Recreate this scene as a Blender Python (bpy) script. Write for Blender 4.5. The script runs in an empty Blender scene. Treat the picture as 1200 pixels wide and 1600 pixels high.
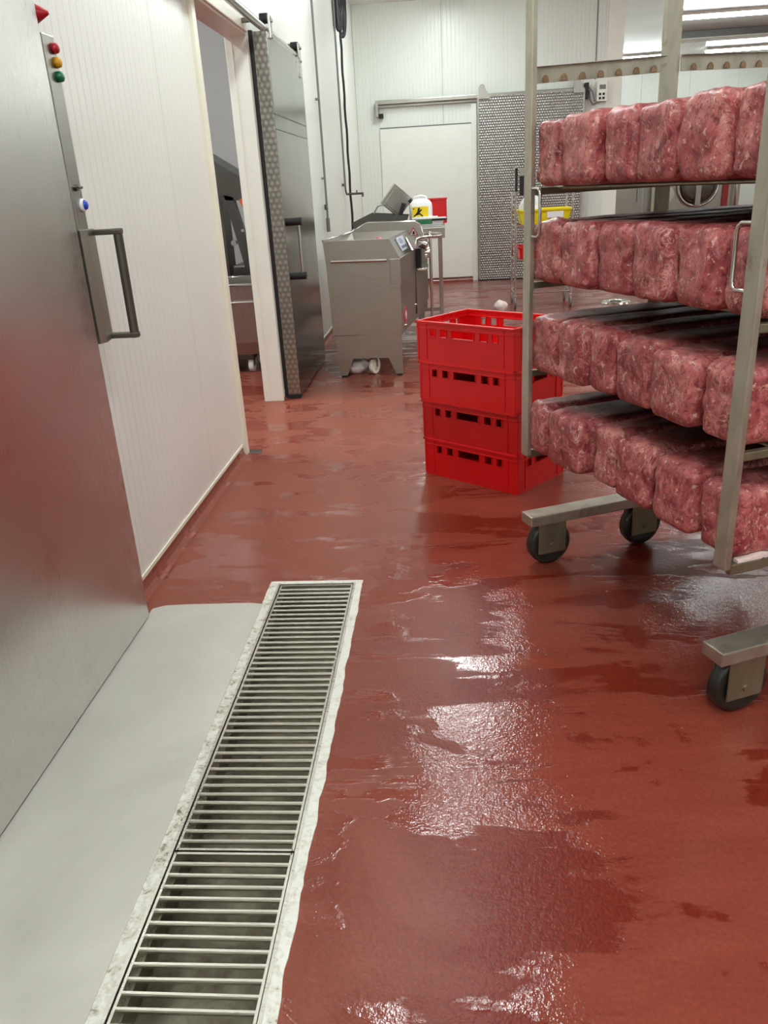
import bpy, bmesh, math, random
from mathutils import Vector, Matrix, noise
random.seed(7)
C = bpy.context.scene.collection
S = bpy.context.scene
PI = math.pi
H_CEIL = 3.7

# ------------------------------------------------------------------ camera
cam_d = bpy.data.cameras.new('camera')
cam = bpy.data.objects.new('camera', cam_d)
C.objects.link(cam)
R = ((0.99632773, -0.02497758, -0.08189739),
     (0.06633536, -0.37958568, 0.92277534),
     (-0.05413577, -0.92481935, -0.37653484))
M4 = Matrix(((R[0][0], -R[0][1], -R[0][2], 0), (R[1][0], -R[1][1], -R[1][2], 0),
             (R[2][0], -R[2][1], -R[2][2], 1.4), (0, 0, 0, 1)))
cam.matrix_world = M4
cam_d.sensor_fit = 'VERTICAL'
cam_d.sensor_height = 36.0
cam_d.lens = 1252.0 / 1600.0 * 36.0
cam_d.clip_start = 0.05
cam_d.clip_end = 100
S.camera = cam

# ------------------------------------------------------------------ world, exposure
w = bpy.data.worlds.new('world')
S.world = w
w.use_nodes = True
w.node_tree.nodes['Background'].inputs[0].default_value = (0.9, 0.95, 1.0, 1)
w.node_tree.nodes['Background'].inputs[1].default_value = 0.05
S.view_settings.view_transform = 'Standard'
S.view_settings.look = 'None'
S.view_settings.gamma = 1
S.view_settings.use_curve_mapping = False
S.view_settings.exposure = 0.0
try:
    S.cycles.use_denoising = True
    S.cycles.max_bounces = 10
    S.cycles.diffuse_bounces = 5
    S.cycles.glossy_bounces = 5
    S.cycles.caustics_reflective = False
    S.cycles.caustics_refractive = False
    S.cycles.sample_clamp_indirect = 6
except Exception:
    pass
LAMP = 41.0        # radiance of the ceiling tubes

# ------------------------------------------------------------------ materials
MATS = {}


def srgb(r, g, b):
    f = lambda c: ((c / 255 + 0.055) / 1.055) ** 2.4 if c > 10 else c / 255 / 12.92
    return (f(r), f(g), f(b), 1)


class NT:
    def __init__(s, name):
        s.m = bpy.data.materials.new(name)
        s.m.use_nodes = True
        s.t = s.m.node_tree
        s.b = s.t.nodes['Principled BSDF']

    def n(s, typ, ins=None, **kw):
        nd = s.t.nodes.new(typ)
        for k, v in kw.items():
            setattr(nd, k, v)
        if ins:
            for k, v in ins.items():
                if hasattr(v, 'is_linked') or isinstance(v, bpy.types.NodeSocket):
                    s.t.links.new(v, nd.inputs[k])
                else:
                    nd.inputs[k].default_value = v
        return nd

    def set(s, **kw):
        for k, v in kw.items():
            k = k.replace('_', ' ')
            if isinstance(v, bpy.types.NodeSocket):
                s.t.links.new(v, s.b.inputs[k])
            else:
                s.b.inputs[k].default_value = v

    def coords(s, kind='Object', scale=(1, 1, 1), loc=None):
        tc = s.n('ShaderNodeTexCoord')
        mp = s.n('ShaderNodeMapping', {'Vector': tc.outputs[kind], 'Scale': scale})
        if loc is not None:
            s.t.links.new(loc, mp.inputs['Location'])
        return mp.outputs[0]

    def noise(s, vec, scale, detail=3, rough=0.55, dist=0):
        return s.n('ShaderNodeTexNoise', {'Vector': vec, 'Scale': scale, 'Detail': detail, 'Roughness': rough, 'Distortion': dist}).outputs['Fac']

    def ramp(s, fac, stops):
        r = s.n('ShaderNodeValToRGB', {'Fac': fac})
        e = r.color_ramp.elements
        while len(e) < len(stops):
            e.new(0.5)
        for i, (p, c) in enumerate(stops):
            e[i].position = p
            e[i].color = c if len(c) == 4 else (*c, 1)
        return r.outputs[0]

    def g(s, fac, a, va, b, vb):
        return s.n('ShaderNodeMapRange', {'Value': fac, 'From Min': a, 'From Max': b, 'To Min': va, 'To Max': vb}).outputs[0]

    def math(s, op, a, b=0.0, c=0.0):
        return s.n('ShaderNodeMath', {0: a, 1: b, 2: c}, operation=op).outputs[0]

    def mix(s, fac, a, b):
        nd = s.n('ShaderNodeMix', data_type='RGBA')
        for sock, v in ((nd.inputs[0], fac), (nd.inputs[6], a), (nd.inputs[7], b)):
            if isinstance(v, bpy.types.NodeSocket):
                s.t.links.new(v, sock)
            else:
                sock.default_value = v
        return nd.outputs[2]

    def bump(s, h, strength, dist=0.01, normal=None):
        ins = {'Height': h, 'Strength': strength, 'Distance': dist}
        if normal is not None:
            ins['Normal'] = normal
        return s.n('ShaderNodeBump', ins).outputs[0]


def plain(name, col, rough=0.5, metal=0.0, var=0.08, scale=6.0, bump=0.0, spec=0.5):
    if name in MATS:
        return MATS[name]
    t = NT(name)
    v = t.coords()
    f = t.noise(v, scale, 4)
    dark = (col[0] * (1 - var), col[1] * (1 - var), col[2] * (1 - var), 1)
    lite = (min(1, col[0] * (1 + var)), min(1, col[1] * (1 + var)), min(1, col[2] * (1 + var)), 1)
    t.set(Base_Color=t.ramp(f, [(0.3, dark), (0.7, lite)]), Metallic=metal, Specular_IOR_Level=spec,
          Roughness=t.g(f, 0.3, rough * 0.85, 0.7, min(1, rough * 1.15)))
    if bump:
        t.set(Normal=t.bump(t.noise(v, scale * 8, 3), bump, 0.002))
    MATS[name] = t.m
    return t.m


def steel(name, col, rough=0.3, stretch=(60, 60, 1.5), var=0.12, aniso=0.0, bump=0.04):
    t = NT(name)
    v = t.coords('Object', stretch)
    f = t.noise(v, 3.0, 5, 0.65)
    v2 = t.coords('Object', (1, 1, 1))
    f2 = t.noise(v2, 2.2, 4, 0.6)
    k = t.math('ADD', t.math('MULTIPLY', f, 0.6), t.math('MULTIPLY', f2, 0.4))
    d = tuple(c * (1 - var) for c in col[:3]) + (1,)
    l = tuple(min(1, c * (1 + var)) for c in col[:3]) + (1,)
    t.set(Base_Color=t.ramp(k, [(0.35, d), (0.65, l)]), Metallic=1.0, Anisotropic=aniso,
          Roughness=t.g(k, 0.35, rough * 0.8, 0.65, rough * 1.2))
    if bump:
        t.set(Normal=t.bump(f, bump, 0.001))
    MATS[name] = t.m
    return t.m


def wall_panel_mat(name, col, axis, rough=0.30, ribs=True):
    t = NT(name)
    v = t.coords('Object')
    sep = t.n('ShaderNodeSeparateXYZ', {0: v})
    a = sep.outputs[axis]
    wv = t.math('SINE', t.math('MULTIPLY', a, 2 * PI / 0.055))
    groove = t.g(wv, 0.8, 0.0, 1.0, -1.0)
    f = t.noise(t.coords('Object', (1.2, 1.2, 0.5)), 1.6, 4)
    d = tuple(c * 0.965 for c in col[:3]) + (1,)
    t.set(Base_Color=t.ramp(f, [(0.3, d), (0.7, col)]), Roughness=rough, Specular_IOR_Level=0.4)
    if ribs:
        t.set(Normal=t.bump(groove, 0.8, 0.003))
    MATS[name] = t.m
    return t.m


M_WALL_Y = wall_panel_mat('white_panel_side', srgb(236, 237, 230), 1)
M_WALL_X = wall_panel_mat('white_panel_back', srgb(228, 232, 225), 0)
M_WHITE = plain('white_trim', srgb(238, 238, 228), 0.35, 0, 0.03)
M_CREAM = plain('cream_trim', srgb(238, 234, 216), 0.4, 0, 0.05)
M_CEIL = plain('ceiling_white', srgb(232, 230, 228), 0.18, 0, 0.03, 0.8)
M_STEEL = steel('brushed_steel', srgb(168, 165, 158), 0.34)
M_STEELH = steel('brushed_steel_across', srgb(164, 160, 152), 0.36, (2, 2, 70))
M_OVEN = steel('oven_steel', srgb(206, 203, 199), 0.30, (300, 300, 5), 0.02, 0.0, 0.0)
M_DARKST = steel('dark_steel', srgb(105, 103, 98), 0.35)
M_CHROME = steel('polished_steel', srgb(205, 203, 198), 0.16, (20, 20, 20), 0.05)
M_BLACK = plain('black_rubber', srgb(24, 24, 25), 0.55, 0, 0.2)
M_GREYPL = plain('grey_plastic', srgb(120, 120, 118), 0.45)
M_RED = plain('red_crate_plastic', srgb(214, 14, 20), 0.30, 0, 0.08, 4, 0.06)
M_RED2 = plain('red_crate_plastic_worn', srgb(192, 14, 18), 0.36, 0, 0.12, 4, 0.08)
M_YEL = plain('yellow_plastic', srgb(240, 222, 20), 0.35, 0, 0.05)
M_BAG = plain('white_plastic', srgb(245, 246, 248), 0.35, 0, 0.03)
M_ORANGE = plain('orange_plastic', srgb(214, 92, 40), 0.45)
M_GREEN = plain('green_plastic', srgb(44, 130, 84), 0.4)


def mat_floor():
    t = NT('red_resin_floor')
    v = t.coords('Object')
    big = t.noise(v, 0.55, 4, 0.55, 0.4)
    med = t.noise(v, 2.3, 5, 0.6, 1.2)
    fine = t.noise(v, 95.0, 3, 0.6)
    grain = t.noise(v, 260.0, 2, 0.6)
    streak = t.noise(t.coords('Object', (0.55, 2.6, 1)), 1.7, 5, 0.6, 1.5)
    sep = t.n('ShaderNodeSeparateXYZ', {0: v})
    # dry and scuffed towards the drain and the wall, hosed wet in the open floor
    wet_x = t.g(sep.outputs[0], -0.45, 0.0, 0.45, 1.0)
    edge = t.noise(v, 9.0, 5, 0.7, 0.8)
    w1 = t.math('ADD', t.math('MULTIPLY', med, 0.65), t.math('MULTIPLY', streak, 1.0))
    w2 = t.math('ADD', t.math('ADD', w1, t.math('MULTIPLY', wet_x, 0.12)), t.math('MULTIPLY', edge, 0.16))
    wet = t.n('ShaderNodeClamp', {0: t.g(w2, 0.945, 0.0, 0.985, 1.0)}).outputs[0]
    open_ = t.n('ShaderNodeClamp', {0: t.g(t.math('ADD', sep.outputs[0], t.math('MULTIPLY', med, 0.8)), 0.0, 0.0, 0.5, 1.0)}).outputs[0]
    dry_c = t.ramp(t.math('ADD', t.math('MULTIPLY', big, 0.6), t.math('MULTIPLY', fine, 0.4)),
                   [(0.3, srgb(122, 64, 50)), (0.5, srgb(138, 74, 58)), (0.72, srgb(152, 85, 68))])
    wet_sheen_c = t.ramp(t.math('ADD', t.math('MULTIPLY', streak, 0.6), t.math('MULTIPLY', fine, 0.4)),
                   [(0.3, srgb(114, 48, 36)), (0.55, srgb(134, 61, 47)), (0.8, srgb(150, 75, 60))])  # wet film painted paler, ceiling reflection partly put into its colour
    rub_c = t.ramp(fine, [(0.3, srgb(98, 27, 14)), (0.7, srgb(122, 39, 22))])
    base = t.mix(open_, dry_c, rub_c)
    col = t.mix(wet, base, wet_sheen_c)
    spk = t.n('ShaderNodeClamp', {0: t.g(grain, 0.64, 0.0, 0.74, 0.45)}).outputs[0]
    col = t.mix(spk, col, srgb(88, 40, 30))
    rdry = t.g(open_, 0.0, 0.36, 1.0, 0.30)
    t.set(Base_Color=col, Specular_IOR_Level=t.g(wet, 0.0, 0.2, 1.0, 0.7),
          Roughness=t.math('ADD', t.math('MULTIPLY', wet, 0.095), t.math('MULTIPLY', t.math('SUBTRACT', 1.0, wet), rdry)))
    peel = t.math('ADD', t.math('MULTIPLY', t.noise(v, 150.0, 2, 0.6), 0.75), t.math('MULTIPLY', t.noise(v, 48.0, 2, 0.5), 0.9))
    gate = t.g(t.noise(v, 1.9, 3, 0.55, 0.6), 0.36, 0.24, 0.54, 0.62)
    nb = t.bump(peel, t.math('MULTIPLY', gate, t.g(open_, 0.0, 0.22, 1.0, 0.75)), 0.0028)
    nb = t.bump(wet, 0.25, 0.002, nb)
    t.set(Normal=nb)
    return t.m


def mat_meat():
    t = NT('pressed_meat')
    oi = t.n('ShaderNodeObjectInfo')
    off = t.n('ShaderNodeVectorMath', {0: oi.outputs['Random'], 1: (13.0, 27.0, 41.0)}, operation='MULTIPLY').outputs[0]
    v = t.coords('Object', (1, 1, 1), off)
    vs = t.coords('Object', (1.2, 1.0, 0.7), off)
    warp = t.noise(v, 14, 4, 0.6)
    f1 = t.noise(vs, 20, 5, 0.65, 1.2)
    f2 = t.noise(v, 55, 4, 0.6, 1.5)
    blot = t.noise(v, 9, 4, 0.6, 0.8)
    k = t.math('ADD', t.math('MULTIPLY', f1, 0.55), t.math('MULTIPLY', blot, 0.45))
    base = t.ramp(k, [(0.34, srgb(108, 34, 38)), (0.44, srgb(160, 72, 74)), (0.53, srgb(190, 102, 100)), (0.66, srgb(218, 148, 138))])
    pit = t.n('ShaderNodeClamp', {0: t.g(f2, 0.36, 0.75, 0.50, 0.0)}).outputs[0]
    base = t.mix(pit, base, srgb(104, 36, 44))
    # fat seams: thin bands of the noise near its middle, with specks
    s1 = t.math('ABSOLUTE', t.math('SUBTRACT', t.noise(vs, 13, 5, 0.7, 1.4), 0.5))
    seam = t.g(s1, 0.0, 1.0, 0.022, 0.0)
    gate = t.n('ShaderNodeClamp', {0: t.g(t.noise(v, 7, 3), 0.44, 0.0, 0.60, 0.8)}).outputs[0]
    seam = t.math('MULTIPLY', t.n('ShaderNodeClamp', {0: seam}).outputs[0], gate)
    col = t.mix(seam, base, srgb(234, 186, 172))
    sp = t.n('ShaderNodeClamp', {0: t.g(t.noise(v, 58, 3, 0.6, 0.25), 0.60, 0.0, 0.68, 0.75)}).outputs[0]
    col = t.mix(sp, col, srgb(234, 188, 176))
    # shade on the loaf tops painted into the colour, behind the front end
    sep = t.n('ShaderNodeSeparateXYZ', {0: t.coords('Object')})
    geo = t.n('ShaderNodeSeparateXYZ', {0: t.coords('Normal')})
    top = t.n('ShaderNodeClamp', {0: t.g(geo.outputs[2], 0.45, 0.0, 0.9, 1.0)}).outputs[0]
    back = t.n('ShaderNodeClamp', {0: t.g(t.math('ADD', sep.outputs[0], t.math('MULTIPLY', warp, 0.14)), 0.09, 0.0, 0.27, 0.93)}).outputs[0]
    top_shade = t.math('MULTIPLY', top, back)
    col = t.mix(top_shade, col, t.mix(f2, srgb(44, 20, 20), srgb(92, 46, 46)))
    t.set(Specular_IOR_Level=t.g(top_shade, 0.0, 0.5, 1.0, 0.10))
    t.set(Base_Color=col, Roughness=t.math('ADD', t.g(f2, 0.3, 0.28, 0.7, 0.46), t.math('MULTIPLY', top_shade, 0.18)))
    hh = t.math('ADD', t.math('MULTIPLY', f1, 0.6), t.math('MULTIPLY', f2, 0.4))
    t.set(Normal=t.bump(hh, 0.5, 0.006))
    return t.m


def mat_pattern(name, kind):
    """steel with a pressed pattern: 'swirl' overlapping polished discs, 'dimple' staggered dimples"""
    t = NT(name)
    v = t.coords('Object')
    sep = t.n('ShaderNodeSeparateXYZ', {0: v})
    x, z = sep.outputs[0], sep.outputs[2]
    P = 0.036 if kind == 'swirl' else 0.034
    row = t.math('FLOOR', t.math('DIVIDE', z, P))
    sh = t.math('MULTIPLY', t.math('MODULO', row, 2.0), P * 0.5)
    fx = t.math('SUBTRACT', t.math('FRACT', t.math('DIVIDE', t.math('ADD', x, sh), P)), 0.5)
    fz = t.math('SUBTRACT', t.math('FRACT', t.math('DIVIDE', z, P)), 0.5)
    d = t.math('SQRT', t.math('ADD', t.math('MULTIPLY', fx, fx), t.math('MULTIPLY', fz, fz)))
    if kind == 'swirl':
        col = t.ramp(d, [(0.05, srgb(184, 180, 172)), (0.3, srgb(162, 157, 150)), (0.5, srgb(140, 136, 129))])
        t.set(Base_Color=col, Metallic=1.0, Roughness=0.34, Normal=t.bump(d, 0.5, 0.004))
    else:
        hgt = t.g(d, 0.12, 1.0, 0.42, 0.0)
        col = t.ramp(d, [(0.2, srgb(196, 195, 190)), (0.45, srgb(128, 127, 124))])
        t.set(Base_Color=col, Metallic=1.0, Roughness=0.36, Normal=t.bump(hgt, 0.8, 0.006))
    return t.m


def mat_emit(name, col, k):
    t = NT(name)
    f = t.noise(t.coords(), 1.0, 1)
    t.set(Base_Color=(0.9, 0.9, 0.9, 1), Emission_Color=t.ramp(f, [(0.0, col), (1.0, col)]), Emission_Strength=k)
    return t.m


def mat_rust_steel(k=1.0, name='rack_steel'):
    t = NT(name)
    v = t.coords('Object', (8, 8, 3))
    f = t.noise(v, 2.0, 5, 0.65, 0.5)
    f2 = t.noise(t.coords('Object', (1, 1, 1)), 7.0, 5, 0.7, 0.4)
    col = t.ramp(f, [(0.3, srgb(168 * k, 164 * k, 148 * k ** 1.35)), (0.6, srgb(192 * k, 188 * k, 173 * k ** 1.35)), (0.8, srgb(205 * k, 201 * k, 188 * k ** 1.35))])
    col = t.mix(t.n('ShaderNodeClamp', {0: t.g(f2, 0.60, 0.0, 0.74, 0.8)}).outputs[0], col, srgb(120, 92, 58))
    t.set(Base_Color=col, Metallic=0.8, Roughness=t.g(f, 0.3, 0.32, 0.7, 0.46), Normal=t.bump(f2, 0.08, 0.002))
    return t.m


def mat_plate():
    t = NT('threshold_sheet')
    f = t.noise(t.coords('Object', (1, 0.7, 1)), 2.4, 4, 0.55, 0.6)
    f2 = t.noise(t.coords('Object'), 30, 3)
    col = t.ramp(f, [(0.3, srgb(188, 184, 175)), (0.55, srgb(204, 200, 191)), (0.75, srgb(216, 212, 203))])
    t.set(Base_Color=col, Metallic=0.25, Roughness=t.g(f2, 0.3, 0.36, 0.7, 0.5))
    return t.m


def mat_grout(d=0.0):
    t = NT('worn_grout' if not d else 'stained_grout')
    f = t.noise(t.coords(), 28, 5, 0.7, 0.4)
    f2 = t.noise(t.coords(), 90, 3, 0.6)
    k = t.math('ADD', t.math('MULTIPLY', f, 0.65), t.math('MULTIPLY', f2, 0.35))
    t.set(Base_Color=t.ramp(k, [(0.30 + d, srgb(104, 96, 72)), (0.38 + d, srgb(206, 200, 184)), (0.5 + d, srgb(232, 230, 220)), (0.75, srgb(240, 240, 234))]),
          Roughness=0.7, Normal=t.bump(k, 0.5, 0.004))
    return t.m


def mat_channel():
    t = NT('drain_steel')
    f = t.noise(t.coords(), 7, 5, 0.65, 0.6)
    t.set(Base_Color=t.ramp(f, [(0.3, srgb(58, 48, 32)), (0.55, srgb(116, 108, 90)), (0.75, srgb(150, 144, 128))]), Metallic=0.5, Roughness=0.4)
    return t.m


M_FLOOR = mat_floor()
M_MEAT = mat_meat()
M_SWIRL = mat_pattern('swirl_steel', 'swirl')
M_DIMPLE = mat_pattern('dimple_steel', 'dimple')
M_RACK = mat_rust_steel()
M_RACKD = mat_rust_steel(0.78, 'rack_steel_browned')
M_PLATE = mat_plate()
M_GROUT = mat_grout()
M_GROUT2 = mat_grout(0.07)
M_CHAN = mat_channel()
M_LAMP = mat_emit('lamp_glow', (0.90, 1.0, 0.985, 1), LAMP)
M_GRATE = steel('grate_steel', srgb(206, 203, 192), 0.3, (3, 40, 40), 0.1)

# ------------------------------------------------------------------ mesh helpers


class MB:
    def __init__(s):
        s.v = []
        s.f = []
        s.sm = []

    def add(s, vs, fs, smooth=False):
        o = len(s.v)
        s.v += [tuple(p) for p in vs]
        s.f += [tuple(i + o for i in f) for f in fs]
        s.sm += [smooth] * len(fs)
        return s

    def box(s, a, b, M=None):
        (x0, y0, z0), (x1, y1, z1) = a, b
        vs = [Vector(p) for p in ((x0, y0, z0), (x1, y0, z0), (x1, y1, z0), (x0, y1, z0), (x0, y0, z1), (x1, y0, z1), (x1, y1, z1), (x0, y1, z1))]
        if M is not None:
            vs = [M @ p for p in vs]
        return s.add(vs, [(0, 3, 2, 1), (4, 5, 6, 7), (0, 1, 5, 4), (1, 2, 6, 5), (2, 3, 7, 6), (3, 0, 4, 7)])

    def bbox(s, a, b, r=0.004, M=None):
        """box with chamfered edges"""
        (x0, y0, z0), (x1, y1, z1) = a, b
        r = min(r, (x1 - x0) * .45, (y1 - y0) * .45, (z1 - z0) * .45)
        bm = bmesh.new()
        bmesh.ops.create_cube(bm, size=1)
        for v in bm.verts:
            v.co = Vector(((x0 + x1) / 2 + v.co.x * (x1 - x0), (y0 + y1) / 2 + v.co.y * (y1 - y0), (z0 + z1) / 2 + v.co.z * (z1 - z0)))
        bmesh.ops.bevel(bm, geom=bm.edges[:], offset=r, segments=2, affect='EDGES', profile=0.6)
        return s.frombm(bm, M)

    def frombm(s, bm, M=None, smooth=False):
        bm.verts.index_update()
        vs = [(M @ v.co) if M is not None else v.co.copy() for v in bm.verts]
        fs = [[v.index for v in f.verts] for f in bm.faces]
        bm.free()
        return s.add(vs, fs, smooth)

    def prism(s, poly, axis, a, b, M=None):
        """extrude a 2D polygon along axis ('x','y','z') from a to b"""
        n = len(poly)

        def P(q, t):
            return Vector({'x': (t, q[0], q[1]), 'y': (q[0], t, q[1]), 'z': (q[0], q[1], t)}[axis])
        vs = [P(q, a) for q in poly] + [P(q, b) for q in poly]
        if M is not None:
            vs = [M @ p for p in vs]
        fs = [tuple(range(n))[::-1], tuple(range(n, 2 * n))] + [(i, (i + 1) % n, n + (i + 1) % n, n + i) for i in range(n)]
        return s.add(vs, fs)

    def cyl(s, p, q, r, n=16, r2=None, smooth=True, cap=True):
        p, q = Vector(p), Vector(q)
        r2 = r if r2 is None else r2
        d = (q - p).normalized()
        a = d.orthogonal().normalized()
        b = d.cross(a)
        vs = []
        for c, rr in ((p, r), (q, r2)):
            for i in range(n):
                t = 2 * PI * i / n
                vs.append(c + a * math.cos(t) * rr + b * math.sin(t) * rr)
        s.add(vs, [(i, (i + 1) % n, n + (i + 1) % n, n + i) for i in range(n)], smooth)
        if cap:
            s.add(vs[:n], [tuple(range(n))[::-1]])
            s.add(vs[n:], [tuple(range(n))])
        return s

    def tube(s, pts, r, n=10, closed=False):
        pts = [Vector(p) for p in pts]
        m = len(pts)
        rings = []
        prev = None
        for i, p in enumerate(pts):
            if closed:
                d = (pts[(i + 1) % m] - pts[i - 1]).normalized()
            else:
                d = (pts[min(i + 1, m - 1)] - pts[max(i - 1, 0)]).normalized()
            a = d.orthogonal().normalized() if prev is None else (prev - d * prev.dot(d)).normalized()
            prev = a
            b = d.cross(a)
            rings.append([p + a * math.cos(2 * PI * k / n) * r + b * math.sin(2 * PI * k / n) * r for k in range(n)])
        vs = [q for rg in rings for q in rg]
        fs = []
        for i in range(m if closed else m - 1):
            j = (i + 1) % m
            for k in range(n):
                fs.append((i * n + k, i * n + (k + 1) % n, j * n + (k + 1) % n, j * n + k))
        s.add(vs, fs, True)
        if not closed:
            s.add(rings[0], [tuple(range(n))[::-1]])
            s.add(rings[-1], [tuple(range(n))])
        return s

    def lathe(s, prof, n=24, M=None):
        """profile of (r, z) revolved about z"""
        vs = []
        for r, z in prof:
            for i in range(n):
                t = 2 * PI * i / n
                vs.append(Vector((r * math.cos(t), r * math.sin(t), z)))
        if M is not None:
            vs = [M @ p for p in vs]
        fs = []
        for j in range(len(prof) - 1):
            for i in range(n):
                fs.append((j * n + i, j * n + (i + 1) % n, (j + 1) * n + (i + 1) % n, (j + 1) * n + i))
        s.add(vs, fs, True)
        return s

    def build(s, name, mat, parent=None, autosmooth=False):
        me = bpy.data.meshes.new(name)
        me.from_pydata(s.v, [], s.f)
        me.polygons.foreach_set('use_smooth', s.sm)
        me.materials.append(mat)
        bm = bmesh.new()
        bm.from_mesh(me)
        bmesh.ops.recalc_face_normals(bm, faces=bm.faces[:])
        bm.to_mesh(me)
        bm.free()
        me.update()
        o = bpy.data.objects.new(name, me)
        C.objects.link(o)
        if parent is not None:
            o.parent = parent
        return o


def tag(o, label=None, cat=None, group=None, kind=None):
    for k, v in (('label', label), ('category', cat), ('group', group), ('kind', kind)):
        if v:
            o[k] = v
    return o


def thing(name, label, cat, loc=(0, 0, 0), rz=0.0, group=None):
    o = bpy.data.objects.new(name, None)
    o.empty_display_size = 0.05
    C.objects.link(o)
    o.location = loc
    o.rotation_euler = (0, 0, rz)
    return tag(o, label, cat, group)


def struct(name, mb, mat):
    return tag(mb.build(name, mat), kind='structure')


def sempty(name, loc=(0, 0, 0)):
    o = bpy.data.objects.new(name, None)
    o.empty_display_size = 0.05
    C.objects.link(o)
    o.location = loc
    return tag(o, kind='structure')


def arc(c, r, a0, a1, n, plane='xz', fixed=0.0):
    out = []
    for i in range(n + 1):
        t = a0 + (a1 - a0) * i / n
        u, v = c[0] + r * math.cos(t), c[1] + r * math.sin(t)
        out.append({'xz': (u, fixed, v), 'yz': (fixed, u, v), 'xy': (u, v, fixed)}[plane])
    return out


# ------------------------------------------------------------------ room shell
XW = -1.18                    # inner face of the left wall
YB = 12.67                    # back wall
XE = 2.50                     # end of the back wall; the hall goes deeper beyond it
YF = 21.4
XR = 8.0
YN = -3.5
SX0 = -5.2                    # side room beyond the doorway
DY0, DY1, DZ = 4.42, 5.60, 2.30
GX0, GX1, GY0, GY1 = -0.660, -0.368, -0.60, 2.715     # drain opening


def floor_piece(mb, x0, x1, y0, y1):
    mb.add([(x0, y0, 0), (x1, y0, 0), (x1, y1, 0), (x0, y1, 0)], [(0, 1, 2, 3)])


fl = MB()
floor_piece(fl, SX0, GX0, YN, YF)
floor_piece(fl, GX1, XR, YN, YF)
floor_piece(fl, GX0, GX1, YN, GY0)
floor_piece(fl, GX0, GX1, GY1, YF)
floor = struct('floor', fl, M_FLOOR)

struct('ceiling', MB().box((SX0, YN, H_CEIL), (XR, YF, H_CEIL + 0.1)), M_CEIL)


def panel_wall_y(name, x0, x1, spans, zlo, zhi, mat):
    """wall running along y, cut into separate panels with a narrow joint"""
    root = sempty(name)
    for a, b, z0, z1 in spans:
        n = max(1, round((b - a) / 1.12))
        for i in range(n):
            p, q = a + (b - a) * i / n, a + (b - a) * (i + 1) / n
            MB().bbox((x0, p + 0.0015, z0), (x1, q - 0.0015, z1), 0.003).build('wall_panel', mat, root)
    return root


def panel_wall_x(name, y0, y1, spans, mat):
    root = sempty(name)
    for a, b, z0, z1 in spans:
        n = max(1, round((b - a) / 1.12))
        for i in range(n):
            p, q = a + (b - a) * i / n, a + (b - a) * (i + 1) / n
            MB().bbox((p + 0.0015, y0, z0), (q - 0.0015, y1, z1), 0.003).build('wall_panel', mat, root)
    return root


ZB = 0.055
wl = panel_wall_y('wall_left', XW - 0.13, XW,
                  [(YN, 1.5, 0, H_CEIL), (1.5, 3.74, ZB, H_CEIL), (3.74, DY0, ZB, H_CEIL), (DY0, DY1, DZ + 0.10, H_CEIL), (DY1, YB, ZB, H_CEIL)],
                  0, H_CEIL, M_WALL_Y)
panel_wall_x('wall_back', YB, YB + 0.12, [(XW, XE, ZB, H_CEIL)], M_WALL_X)
panel_wall_y('wall_recess', XE - 0.12, XE, [(YB + 0.125, YF, 0, H_CEIL)], 0, H_CEIL, M_WALL_Y)
panel_wall_x('wall_far', YF, YF + 0.12, [(XE, XR, 0, H_CEIL)], M_WALL_X)
panel_wall_y('wall_right', XR, XR + 0.12, [(YN, YF, 0, H_CEIL)], 0, H_CEIL, M_WALL_Y)
panel_wall_x('wall_near', YN - 0.12, YN, [(SX0, XR, 0, H_CEIL)], M_WALL_X)
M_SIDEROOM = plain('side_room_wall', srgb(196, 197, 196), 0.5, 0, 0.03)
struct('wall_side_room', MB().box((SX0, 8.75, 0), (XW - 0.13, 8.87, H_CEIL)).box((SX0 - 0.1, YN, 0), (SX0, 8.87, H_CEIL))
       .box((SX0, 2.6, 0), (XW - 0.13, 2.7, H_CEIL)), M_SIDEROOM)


def cove(name, path, side):
    """resin floor swept up the foot of a wall"""
    mb = MB()
    (ax, ay), (bx, by) = path
    nx, ny = side
    prof = [(0.002, ZB), (0.004, 0.030), (0.010, 0.014), (0.020, 0.005), (0.038, 0.001), (0.0, 0.0)]
    vs = []
    for (px, py) in path:
        for d, z in prof:
            vs.append((px + nx * d, py + ny * d, z))
    n = len(prof)
    mb.add(vs, [(i, (i + 1) % n, n + (i + 1) % n, n + i) for i in range(n)] + [tuple(range(n)), tuple(range(n, 2 * n))])
    return struct(name, mb, M_FLOOR)


cove('baseboard_left', ((XW, 2.50), (XW, DY0 - 0.03)), (1, 0))
cove('baseboard_left', ((XW, DY1 + 0.02), (XW, YB)), (1, 0))
cove('baseboard_back', ((XW, YB), (XE, YB)), (0, -1))
tr = MB()
tr.bbox((XW, 2.50, ZB - 0.002), (XW + 0.006, DY0 - 0.05, ZB + 0.016), 0.002)
struct('trim_1', tr, M_CREAM)
tr = MB()
tr.bbox((XW, DY1 + 0.05, ZB - 0.002), (XW + 0.006, YB, ZB + 0.016), 0.002)
struct('trim_2', tr, M_CREAM)
tr = MB()
tr.bbox((XW, YB - 0.006, ZB - 0.002), (0.50, YB, ZB + 0.02), 0.002)
struct('trim_3', tr, M_CREAM)
tr = MB().bbox((2.02, YB - 0.006, ZB - 0.002), (XE, YB, ZB + 0.02), 0.002)
struct('trim_4', tr, M_CREAM)
# grey joint strips on the back wall and a white corner cover at its end
struct('trim_5', MB().bbox((2.14, YB - 0.008, 2.60), (2.155, YB, H_CEIL), 0.002), M_GREYPL)
struct('trim_6', MB().bbox((XE - 0.20, YB - 0.012, ZB), (XE + 0.01, YB, H_CEIL), 0.004), M_WHITE)

# ------------------------------------------------------------------ ceiling lights (lamps of the room, fill lamps added behind the camera)


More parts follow.
